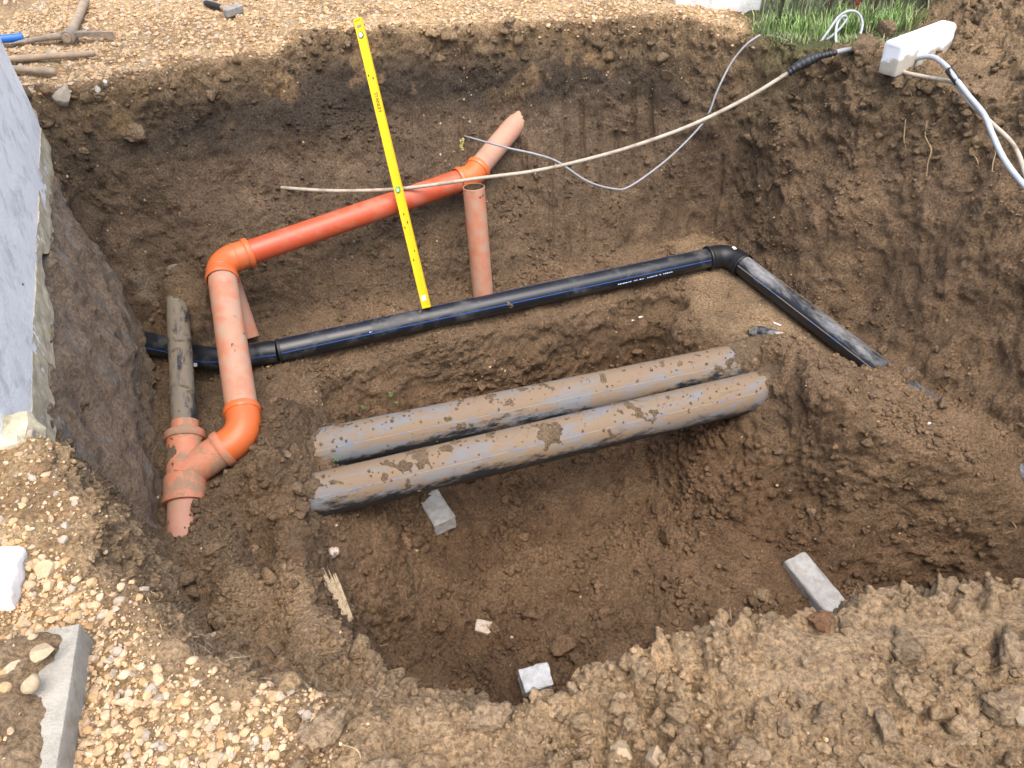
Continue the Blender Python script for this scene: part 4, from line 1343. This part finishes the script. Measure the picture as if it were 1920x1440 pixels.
cable('thin_cable', 'thin grey cable sagging across the back wall of the pit',
      [D(866, 254, 4.62), D(885, 259, 4.46), D(950, 277, 4.30), D(1000, 288, 4.30), D(1045, 303, 4.32), D(1100, 339, 4.36), D(1150, 354, 4.4), D(1180, 350, 4.44), D(1240, 308, 4.45), D(1290, 262, 4.42), D(1325, 220, 4.38),
       D(1345, 170, 4.32), D(1370, 120, 4.28), D(1395, 88, 4.24), D(1412, 74, 4.22), D(1425, 66, 4.24)], .0058, M['cable_grey'], .02, 10)
tp = MB().tube(seg(D(1316, 229, 4.385), D(1332, 212, 4.37), .008), .0085, 12).build('tape_wrap', M['tape'], None, True)
tag(tp, 'black tape wrap on the thin cable by the far corner', 'tape')
cable('conduit', 'pale grey cable arching from under the white kerb block', [D(1700, 118, 3.72), D(1725, 108, 3.66), D(1752, 108, 3.58), D(1775, 125, 3.50), D(1790, 145, 3.44), D(1815, 178, 3.36), D(1845, 215, 3.25), D(1862, 255, 3.17), D(1885, 302, 3.08), D(1925, 352, 2.98), D(1980, 400, 2.9)], .0115, M['cable_pale'])
cable('conduit', 'grey and cream cable lying straight beside the white kerb block', [D(1680, 128, 3.72), D(1700, 137, 3.66), D(1740, 145, 3.60), D(1785, 154, 3.50), D(1800, 168, 3.42), D(1822, 196, 3.34), D(1860, 232, 3.24), D(1892, 262, 3.18), D(1910, 290, 3.12), D(1930, 345, 3.02), D(1975, 410, 2.9)], .0095, M['cable_cream'])
jt = MB().tube(seg(D(1779, 132, 3.485), D(1796, 154, 3.425), .008), .0165, 14).build('joint_sleeve', M['tape'], None, True)
tag(jt, 'dark grey joint sleeve holding the two cables below the kerb block', 'sleeve')

# ================================================================== blocks, wood and scrap in the pit
def seat(px, py, lift): return Vector((px, py, gh(px, py) + lift))
def span(u0, v0, u1, v1, hgt):
    a, b = P(u0, v0, hgt), P(u1, v1, hgt)
    return a, b
# white kerb block on the spoil heap
a, b = P(1668, 112, .14), P(1768, 78, .14)
dk = (b - a)
kerb = thing('kerb_block', 'white painted concrete kerb block on the right edge of the pit', 'kerb', (a + b) / 2)
km, kt, kb = mat('kerb_paint')
_tc = N(kt, 'ShaderNodeTexCoord').outputs['Object']
_sx = N(kt, 'ShaderNodeSeparateXYZ'); kt.links.new(_tc, _sx.inputs[0])
_e = math_(kt, 'ADD', _sx.outputs['Z'], mapr(kt, noise(kt, 9, 4, .6, _tc), .2, .8, -.05, .05))
kt.links.new(mixc(kt, mapr(kt, _e, -.012, .0, 0, 1), mixc(kt, noise(kt, 40, 4, .6, _tc), (.36, .32, .25), (.50, .46, .38)), mixc(kt, noise(kt, 25, 4, .6, _tc), (.70, .73, .76), (.82, .83, .84))), kb.inputs['Base Color'])
kb.inputs['Roughness'].default_value = .75
bump(kt, kb, noise(kt, 120, 4, .6, _tc), .3, .002)
rough_block('block_body', (a + b) / 2 + Vector((0, 0, .012)), (dk.length, .095, .155), math.atan2(dk.y, dk.x), km, kerb, (R(-4), R(-2)), .008, 21, .0015, 6, .02)
def block(u0, v0, u1, v1, hgt, size, label, seed, mt='concrete', tilt=(0, 0)):
    a, b = P(u0, v0, hgt), P(u1, v1, hgt)
    d = b - a
    o = rough_block('concrete_block', (a + b) / 2, (d.length if size[0] is None else size[0], size[1], size[2]), math.atan2(d.y, d.x), M[mt], None, tilt, .006, seed, .0045, 7, .008)
    return tag(o, label, 'block')
block(1486, 1052, 1588, 1176, gh(1.47, 2.0) + .022, (None, .125, .085), 'grey concrete kerb lying on the pit floor at the right', 31, tilt=(0, R(0)))
block(797, 925, 826, 972, gh(-.4, 2.5) + .035, (.30, .115, .085), 'grey concrete block under the nearer muddy pipe', 33)
block(978, 1284, 1030, 1270, gh(.1, 1.56) + .055, (.13, .10, .10), 'pale grey concrete block half hidden at the near edge of the pit', 35, 'concrete_light', (R(6), 0))
o = rough_block('pale_block', hit(908, 1182) + Vector((0, 0, .018)), (.085, .06, .06), R(-10), M['brick'], None, (R(10), R(5)), .008, 37, .004, 4)
tag(o, 'small pale block fragment on the pit floor', 'block')
o = rough_block('plaster_piece', hit(618, 1038) + Vector((.012, 0, .0)), (.040, .034, .062), R(35), M['brick'], None, (R(25), R(20)), .010, 39, .012, 5)
tag(o, 'small white plaster piece stuck above the splintered board', 'plaster')
# splintered board
wa, wb = hit(606, 1062), hit(634, 1128)
wd = (wb - wa).normalized()
ws_ = thing('broken_board', 'splintered pale board sticking out of the trench side', 'board', wb)
r5 = random.Random(5)
sn = wd.cross(Vector((0, 0, 1))).normalized()
out_ = Vector((.7, -.5, .5)).normalized()
for k in range(7):
    off = (k - 3) * .0085
    st_ = wa + sn * off + out_ * (.012 + r5.uniform(0, .006)) + wd * r5.uniform(-.02, .06)
    en = wb + sn * off * .7 + out_ * .01 + wd * (.06 + r5.uniform(0, .03))
    MB().tube([st_, st_.lerp(en, .25), st_.lerp(en, .8), en], [.0012, .0055, .0065, .005], 5).build('splinter', M['wood_pale'], ws_)

# roots hanging from the right rim and other fibres
def root(pix, r, label, lift=.02):
    pts = []
    for (u, v) in pix:
        q = hit(u, v); dv = (Vector((0, 0, CAM_H)) - q).normalized()
        pts.append(q + dv * lift)
    o = MB().tube(spline(pts, .01), r, 6).build('root', M['root'], None, True)
    return tag(o, label, 'root')
root([(1738, 228), (1735, 255), (1746, 280), (1740, 305), (1737, 330)], .0028, 'longest pale root hanging down the right wall of the pit')
root([(1698, 224), (1696, 245), (1695, 262), (1698, 276)], .0026, 'short pale root hanging left of the longest root')
root([(1870, 272), (1866, 290), (1862, 305), (1860, 322)], .0026, 'thin root hanging just left of the grey cables')
root([(1822, 284), (1832, 300), (1834, 308)], .0022, 'small bent root below the grass tuft on the right wall')
root([(600, 1228), (640, 1220), (680, 1217), (728, 1208)], .0020, 'thin root lying across the near left trench edge', .01)
root([(640, 1396), (668, 1405), (676, 1420), (672, 1436)], .0016, 'pale root curling at the bottom edge left of the middle', .006)
root([(1885, 1000), (1905, 992), (1898, 978)], .0022, 'small forked root on the far right trench side', .01)
for pix, lab_ in (([(255, 1040), (300, 1030), (340, 1027)], 'fine root on the brown slope beside the gravel'), ([(276, 1120), (284, 1136), (290, 1130)], 'curled fine root on the slope above the concrete slab'),
                  ([(282, 1165), (298, 1168), (304, 1182)], 'fine root low on the slope beside the gravel corner'), ([(398, 119), (418, 132), (436, 146)], 'straw stalk on the back edge below the hammer')):
    root(pix, .0014, lab_, .006)

# little weeds fallen into the trench
def weed(u, v, label, s, lift=.02):
    q = hit(u, v)
    q = q + (Vector((0, 0, CAM_H)) - q).normalized() * lift
    t = thing('weed_sprig', label, 'weed', q)
    r6 = random.Random(int(u))
    st_ = MB().tube(spline([q, q + Vector((.01, 0, .02)) * s * 20, q + Vector((.03, .01, .03)) * s * 20], .01), .0016, 5)
    st_.build('stem', M['weed'], t, True)
    for k in range(7):
        a_ = r6.uniform(0, 6.28); l_ = s * r6.uniform(.6, 1.4)
        b0 = q + Vector((.03, .01, .03)) * s * 20 * r6.random()
        dv = Vector((math.cos(a_), math.sin(a_), r6.uniform(-.1, .8))).normalized()
        sd_ = dv.cross(Vector((0, .3, 1))).normalized() * l_ * .16
        MB().add([b0, b0 + dv * l_ * .5 + sd_, b0 + dv * l_, b0 + dv * l_ * .5 - sd_ + Vector((0, 0, .002))], [(0, 1, 2, 3)]).build('leaf', M['weed'], t)
weed(628, 864, 'green weed sprig lying on the left end of the farther muddy pipe', .022)
weed(677, 764, 'small upright green sprig in the trench behind the pipes', .018)
weed(727, 745, 'larger green weed sprig in the trench behind the pipes', .026)
weed(740, 758, 'pale rooted weed beside the larger sprig in the trench', .018)

# scraps
q = hit(866, 264) + Vector((0, -.03, 0))
sv = []
for i in range(7):
    for j in range(3):
        sv.append(q + Vector((-.012 + .012 * j + .006 * math.sin(i * 1.3), -.01 - .008 * math.sin(j * 2 + i), .03 - .012 * i + .004 * j)))
mbx = MB()
mbx.add(sv + [p_ + Vector((0, -.002, 0)) for p_ in sv], [(i * 3 + j, i * 3 + j + 1, i * 3 + j + 4, i * 3 + j + 3) for i in range(6) for j in range(2)] + [(21 + i * 3 + j, 21 + i * 3 + j + 3, 21 + i * 3 + j + 4, 21 + i * 3 + j + 1) for i in range(6) for j in range(2)])
tag(mbx.build('plastic_scrap', M['cloth'], None), 'torn yellow plastic scrap in the back wall by the thin cable', 'scrap')
q = hit(1457, 609)
tag(MB().tube([q + Vector((-.018, .012, .006)), q + Vector((.018, -.014, .006))], .0042, 10).build('cigarette_end', M['white_label'], None, True), 'white cigarette end on the sandy right ledge', 'cigarette')
q = hit(1738, 793)
tag(rough_block('paper_scrap', q + Vector((0, -.01, .004)), (.016, .012, .022), R(30), M['white_label'], None, (R(20), R(30)), .003, 55, .002, 2), 'tiny white scrap on the mound at the right', 'scrap')
for (u, v, l_, lab_) in ((1185, 603, .03, 'white plastic bit on the back slope of the trench'), (1200, 597, .035, 'grey plastic sliver beside the white bit in the trench')):
    q = hit(u, v)
    tag(MB().tube([q + Vector((-l_ / 2, 0, .006)), q + Vector((0, 0, .01)), q + Vector((l_ / 2, .006, .008))], [.003, .006, .002], 8).build('plastic_scrap', M['white_label'], None, True), lab_, 'scrap')

# named rocks and big clods
def lump(u, v, s, label, kind='clod', seed=1, colr=None, sub=3, sc=(1, 1, 1), sink=.35, at=None):
    q = hit(u, v) if at is None else P(u, v, at)
    sv, sf = (clod_shape(sub, seed) if kind == 'clod' else stone_shape(sub, seed))
    sv = sv * np.array(sc)
    me = new_mesh('dirt_clod' if kind == 'clod' else 'rock', sv, sf, kind == 'clod', np.tile(colr, (len(sv), 1)))
    o = link('dirt_clod' if kind == 'clod' else 'rock', me, M['clod'] if kind == 'clod' else M['stone'])
    o.location = q + Vector((0, .0, s * sink)); o.scale = (s, s, s)
    o.rotation_euler = (.5 * math.sin(seed), .5 * math.cos(seed * 1.3), seed * 1.7)
    return tag(o, label, 'clod' if kind == 'clod' else 'rock')
lump(121, 185, .062, 'squarish grey rock on the back left edge below the tool handles', 'rock', 501, (.36, .31, .24))
lump(60, 232, .055, 'round grey rock wedged beside the far end of the house wall', 'rock', 502, (.30, .27, .22))
lump(197, 160, .026, 'pale grey pebble on the back left edge', 'rock', 503, (.40, .38, .34))
lump(184, 170, .018, 'small white pebble next to the pale grey pebble', 'rock', 504, (.42, .40, .36))
lump(294, 940, .030, 'smooth whitish stone left of the drain outlet', 'rock', 505, (.40, .37, .30))
lump(86, 1228, .030, 'broad cream stone on the concrete slab', 'rock', 506, (.42, .32, .20), 2, (1, .8, .5), at=.10)
lump(26, 1253, .020, 'oval cream stone at the left edge on the concrete slab', 'rock', 507, (.41, .32, .21), 2, (1, .8, .5), at=.10)
lump(60, 1286, .026, 'long cream stone in the middle of the concrete slab', 'rock', 508, (.40, .31, .20), 2, (1, .8, .5), at=.10)
lump(88, 1072, .024, 'tilted tan stone right of the white slab end', 'rock', 509, (.45, .34, .21))
lump(340, 1188, .030, 'brown stone in the hollow of the near left slope', 'rock', 510, (.20, .15, .10))
lump(403, 1196, .026, 'whitish flat stone beside the brown stone in the hollow', 'rock', 511, (.42, .36, .27))
lump(815, 303 + 840, .05, 'rounded clod on the pit floor left of the pale block', 'clod', 520, C_floor * 1.2)
lump(995, 1160, .075, 'large dark clod on the pit floor behind the pale block', 'clod', 521, C_floor * 1.15)
lump(1112, 1138, .075, 'large clod on the middle of the pit floor', 'clod', 522, C_floor * 1.3)
lump(1055, 1222, .08, 'wedge shaped clod above the half hidden concrete block', 'clod', 523, C_floor * 1.35)
lump(1255, 1085, .05, 'rounded grey clod near the right of the pit floor', 'clod', 524, C_floor * 1.2)
lump(762, 1020, .045, 'smooth tan clod near the block under the muddy pipe', 'clod', 525, C_floor * 1.7)
lump(1618, 108, .085, 'big brown clod left of the white kerb block', 'clod', 526, C_dry * .5)
lump(1690, 152, .095, 'broad flat brown clod below the white kerb block', 'clod', 527, C_dry * .52, 3, (1.4, .9, .7))
lump(1660, 70, .07, 'brown clod behind the white kerb block by the grass', 'clod', 528, C_dry * .52)
lump(1700, 712, .075, 'clod heaped on the black pipe at the right ledge', 'clod', 529, C_led * 1.1)
lump(1655, 660, .05, 'clod resting against the upper side of the black pipe', 'clod', 530, C_led * 1.1)
lump(1765, 765, .055, 'clod lying over the lower end of the black pipe', 'clod', 531, C_led * 1.05)
lump(560, 918, .045, 'clod at the left end of the nearer muddy pipe', 'clod', 540, C_led * 1.2)
lump(585, 985, .040, 'clod under the left end of the nearer muddy pipe', 'clod', 541, C_led * 1.0)
lump(556, 850, .040, 'clod at the left end of the farther muddy pipe', 'clod', 542, C_led * 1.2)
lump(1455, 742, .045, 'clod at the right end of the nearer muddy pipe', 'clod', 543, C_led * 1.1)
lump(1540, 1165, .035, 'rust coloured clod in front of the grey kerb', 'clod', 532, (.30, .16, .08))
lump(1425, 1120, .045, 'tan clod with white crumb on the near edge', 'clod', 533, C_dry * .9)
lump(1535, 1345, .035, 'dark clod in the spoil at the lower right', 'clod', 534, C_dry * .78)
lump(1465, 1355, .03, 'dark grey clod left of the other dark spoil clod', 'clod', 535, C_dry * .72)
lump(1900, 1245, .06, 'big smooth clod at the right edge of the spoil', 'clod', 536, C_dry * .85)
lump(1905, 1340, .024, 'cream stone at the lower right edge of the picture', 'rock', 537, (.37, .30, .205))
lump(1165, 1410, .021, 'cream angular stone at the bottom edge right of the middle', 'rock', 538, (.38, .29, .185))
lump(1232, 1428, .022, 'second cream stone at the bottom edge right of the middle', 'rock', 539, (.37, .27, .17))

# ================================================================== tools in the yard
def ygz(p_, l=0): return Vector((p_.x, p_.y, gh(p_.x, p_.y) + l))
pm = thing('pick_mattock', 'old pick mattock lying on the gravel at the far left', 'pickaxe', ygz(P(140, 82, 0)))
c0 = ygz(P(137, 82, 0), .045); cr = ygz(P(216, 76, 0), .03); cl = ygz(P(20, 88, 0), .02)
mbp = MB()
V0 = []
# adze side widens, pick side tapers
for q_, wv, wh in ((c0, .020, .040), (c0.lerp(cr, .35) + Vector((0, 0, .006)), .014, .030), (c0.lerp(cr, .75) + Vector((0, 0, .004)), .010, .040), (cr, .005, .050)):
    V0.append([q_ + Vector((0, a_ * wv, b_ * wh * .72 + .005)) for a_, b_ in ((-1, -.5), (1, -.5), (1, .5), (-1, .5))])
Vv = [p_ for r__ in V0 for p_ in r__]
mbp.add(Vv, [(i * 4 + j, i * 4 + (j + 1) % 4, i * 4 + 4 + (j + 1) % 4, i * 4 + 4 + j) for i in range(3) for j in range(4)] + [(12, 13, 14, 15), (3, 2, 1, 0)])
mbp.tube([c0, c0.lerp(cl, .3) + Vector((0, 0, .006)), c0.lerp(cl, .7) + Vector((0, 0, .003)), cl], [.024, .018, .013, .004], 10)
eye = MB().tube([c0 + Vector((0, -.035, .0)), c0 + Vector((0, -.03, .0)), c0 + Vector((0, .03, .0)), c0 + Vector((0, .035, 0))], [.030, .036, .036, .030], 18)
mbp.build('pick_head', M['iron'], pm, True)
eye.build('eye_socket', M['iron'], pm, True)
MB().tube([c0 + Vector((0, -.042, .0)), c0 + Vector((0, -.03, .0))], [.022, .024], 16).build('handle_tip', M['wood'], pm, True)
he = ygz(P(163, 10, 0), .03)
MB().tube(spline([c0, c0.lerp(he, .4), c0.lerp(he, .8), he], .05), [.030] * 1 + [.026] * 60 if False else .024, 14).build('handle', M['wood'], pm, True)
def handle(u0, v0, u1, v1, r, label, lift):
    a, b = ygz(P(u0, v0, 0), lift), ygz(P(u1, v1, 0), lift)
    d = (b - a).normalized()
    pts = seg(a - d * .5, b, .05) + [b + d * r * .5, b + d * r * .85]
    o = MB().tube(pts, [r] * (len(pts) - 2) + [r * .85, r * .45], 18).build('tool_handle', M['wood'], None, True)
    return tag(o, label, 'handle')
handle(20, 122, 176, 109, .0165, 'longer round wooden tool handle reaching out behind the wall', .03)
handle(20, 138, 104, 145, .0165, 'shorter wooden tool handle below the longer one', .03)
bt = thing('blue_grip', 'blue plastic grip on the gravel behind the white wall', 'grip', ygz(P(20, 87, 0)))
a, b = ygz(P(-30, 93, 0), .04), ygz(P(46, 82, 0), .035)
MB().tube(seg(a, b, .02), .021, 18).build('grip_sleeve', M['bluegrip'], bt, True)
collar(bt, b, (b - a).normalized(), .018, M['bluegrip'], 'grip_ring', .012, .006)
hm = thing('club_hammer', 'grey club hammer with dark grip lying on the gravel', 'hammer', ygz(P(425, 25, 0)))
hc = ygz(P(440, 31, 0), .032)
ha = (ygz(P(457, 28, 0), .032) - ygz(P(424, 38, 0), .032)).normalized()
hd = (ygz(P(386, 12, 0), .025) - hc)
MB().box(hc, (.115, .048, .048), Matrix((ha, Vector((0, 0, 1)).cross(ha), Vector((0, 0, 1)))).transposed(), .007).build('hammer_head', M['iron_grey'], hm)
MB().tube([hc, hc + hd * .45], .014, 14).build('handle', M['wood'], hm, True)
MB().tube([hc + hd * .40, hc + hd * .5, hc + hd * .9, hc + hd * .97, hc + hd], [.015, .017, .019, .017, .010], 16).build('rubber_grip', M['black'], hm, True)

# ================================================================== grass corner, fence and field
gp_ = thing('gatepost', 'white painted concrete post at the top beside the grass', 'post', (1.22, 5.05, 0))
rough_block('post_shaft', (1.22, 5.04, .55), (.50, .45, 1.25), R(-3), M['white'], gp_, (0, 0), .012, 61, .003, 5)
rough_block('post_cap', (1.22, 5.04, 1.21), (.58, .53, .07), R(-3), M['concrete_pale'], gp_, (0, 0), .012, 62, .002, 4)

def blades(name, label, pts, hgt, wid, cols, lean=.5):
    n = len(pts)
    a_ = rng.uniform(0, 2 * math.pi, n)
    hh = hgt * rng.uniform(.5, 1.3, n)
    ln = lean * hh * rng.uniform(.2, 1.2, n)
    dirx, diry = np.cos(a_), np.sin(a_)
    px, py = -diry, dirx
    w_ = wid * rng.uniform(.6, 1.3, n)
    rows = []
    for f_, k in ((0, 1.0), (.55, .8), (1.0, .08)):
        c_ = pts + np.stack([dirx * ln * f_ ** 2, diry * ln * f_ ** 2, hh * f_ * (1 - .12 * f_)], 1)
        off = np.stack([px * w_ * k, py * w_ * k, 0 * px], 1)
        rows += [c_ - off, c_ + off]
    VV = np.stack(rows, 1).reshape(-1, 3)
    b_ = np.arange(n)[:, None] * 6
    FF = np.concatenate([b_ + np.array([0, 1, 3, 2]), b_ + np.array([2, 3, 5, 4])], 0)
    cc_ = cols[rng.integers(0, len(cols), n)] * rng.uniform(.75, 1.25, n)[:, None]
    me = new_mesh(name, VV, FF, False, np.repeat(cc_, 6, 0))
    return tag(link(name, me, M['grassblade']), label, 'grass', kind='stuff')
m_, t_, b_ = mat('grass_blade')
at_ = N(t_, 'ShaderNodeAttribute', attribute_name='col')
t_.links.new(at_.outputs['Color'], b_.inputs['Base Color'])
b_.inputs['Roughness'].default_value = .6
b_.inputs['Transmission Weight'].default_value = 0.0
M['grassblade'] = m_
def field(n, xa, xb, ya, yb, keep):
    p_ = np.stack([rng.uniform(xa, xb, n), rng.uniform(ya, yb, n), np.zeros(n)], 1)
    k = keep(p_)
    p_ = p_[rng.random(n) < k]
    ins = (p_[:, 0] < X1) & (p_[:, 1] < Y1)
    p_[:, 2] = np.where(ins, samp(HS, p_[:, 0], p_[:, 1]), -.35)
    return p_
short = field(26000, 1.2, 2.6, 4.0, 5.0, lambda q_: samp(masks['grass'], q_[:, 0], q_[:, 1]) * sstep(-.1, .4, fbm(q_, .16, 3, 601)) * .55)
blades('short_grass', 'bright green short grass at the far right corner of the pit', short, .038, .0020, np.array([[.16, .26, .075], [.20, .30, .10], [.14, .20, .065], [.30, .29, .16], [.34, .29, .18]]), .9)
tuft = field(9000, 1.3, 2.4, 4.2, 4.6, lambda q_: samp(masks['grass'], q_[:, 0], q_[:, 1]) * sstep(.35, .7, fbm(q_, .3, 2, 607)) * .35)
blades('grass_tufts', 'taller fresh green tufts among the short grass', tuft, .10, .0028, np.array([[.19, .33, .08], [.24, .37, .11], [.17, .26, .08], [.28, .30, .15]]), .6)
tall = field(26000, 1.45, 6.5, 4.52, 8.5, lambda q_: sstep(.45, .3, np.where((q_[:, 0] < X1) & (q_[:, 1] < Y1), samp(G0, q_[:, 0], q_[:, 1]), 0)) * (.35 + .65 * sstep(-.3, .3, fbm(q_, .4, 2, 611))))
blades('tall_weeds', 'tall grey green weeds of the field behind the fence', tall, .34, .0038, np.array([[.15, .19, .10], [.19, .24, .12], [.12, .15, .08], [.26, .28, .18], [.18, .27, .10], [.32, .30, .21]]), .7)
# fine rootlets and straw in the walls
idx = pick(mk['wall'] * steep * sstep(-.9, -.1, z) * sstep(-.2, .4, fbm(V, .3, 2, 631)) * ~behind_house, 1500)
blades('rootlets', 'fine pale rootlets and straw sticking out of the pit walls', V[idx] + nn[idx] * .004, .022, .0006, np.array([[.34, .26, .16], [.26, .20, .13], [.42, .34, .22]]), 2.0)
# withered turf along the right rim
rim_t = field(14000, 1.5, 2.7, 2.4, 4.1, lambda q_: sstep(.09, .03, np.abs(samp(sd_rim, q_[:, 0], q_[:, 1]) - .02)) * sstep(-.05, .4, fbm(q_, .25, 2, 621)))
blades('turf_fringe', 'withered turf and rootlets hanging at the right rim of the pit', rim_t, .05, .0016, np.array([[.16, .15, .075], [.12, .13, .06], [.22, .18, .10]]), 1.6)

fence = thing('wire_fence', 'rusty wire mesh fence with thin posts behind the grass', 'fence', (2.4, 4.72, 0))
for px_ in (1.50, 1.77, 2.02, 2.30, 2.60, 2.95, 3.35, 3.8):
    zb = gh(px_, 4.56)
    MB().tube([(px_, 4.56, zb - .1), (px_ + .01, 4.57, zb + .6), (px_ + .015, 4.56, zb + 1.25)], .008, 8).build('post', M['rust'], fence, True)
MB().tube([(1.97, 4.70, -.15), (1.98, 4.70, 1.3)], .024, 12).build('main_post', M['rustred'], fence, True)
wm = MB()
for k in range(60):
    x0_ = 1.4 + k * .05
    for s_ in (-1, 1):
        xx0, xx1 = x0_, x0_ + s_ * .6
        if xx1 < 1.4 or xx1 > 4.4: continue
        wm.tube([(xx0, 4.575, .02), (xx1, 4.575, 1.15)], .0011, 3, False)
wm.build('wire_mesh', M['wire'], fence)
for hz in (.02, .6, 1.15):
    MB().tube([(1.4, 4.58, hz), (4.4, 4.58, hz)], .0016, 5, False).build('strand', M['wire'], fence)
a, b = D(1606, 20, 4.5), D(1692, 58, 4.25)
tag(MB().tube(spline([a + (a - b) * .4, a, a.lerp(b, .5), b], .05), .006, 8).build('stick', M['wood'], None, True), 'pale dry stick slanting across the grass by the fence', 'stick')

# loose cable coil standing in the grass
coil = thing('cable_coil', 'loops of grey cable springing out of the grass', 'cable', P(1560, 85, 0))
def lp_(pts, nm='cable_loop'): return MB().tube(spline(pts, .015), .0068, 10).build(nm, M['cable_pale'], coil, True)
lp_([D(1535, 84, 4.16), D(1552, 60, 4.14), D(1572, 32, 4.12), D(1590, 21, 4.10), D(1608, 24, 4.12), D(1617, 42, 4.14), D(1612, 66, 4.14), D(1595, 85, 4.12), D(1575, 98, 4.08)])
lp_([D(1537, 82, 4.2), D(1556, 70, 4.18), D(1576, 52, 4.18), D(1588, 34, 4.18), D(1580, 30, 4.16), D(1570, 44, 4.12), D(1567, 66, 4.08), D(1570, 88, 4.04), D(1580, 104, 4.0), D(1590, 112, 3.99)])
cable('cable_end', 'short straight grey cable end lying in the grass', [D(1462, 50, 4.36), D(1480, 66, 4.28), D(1502, 84, 4.2)], .0072, M['cable_grey'])
cable('cable_end', 'thin bent grey cable disappearing at the pit corner', [D(1436, 66, 4.27), D(1455, 69, 4.25), D(1478, 78, 4.2), D(1492, 88, 4.16)], .0052, M['cable_grey'])
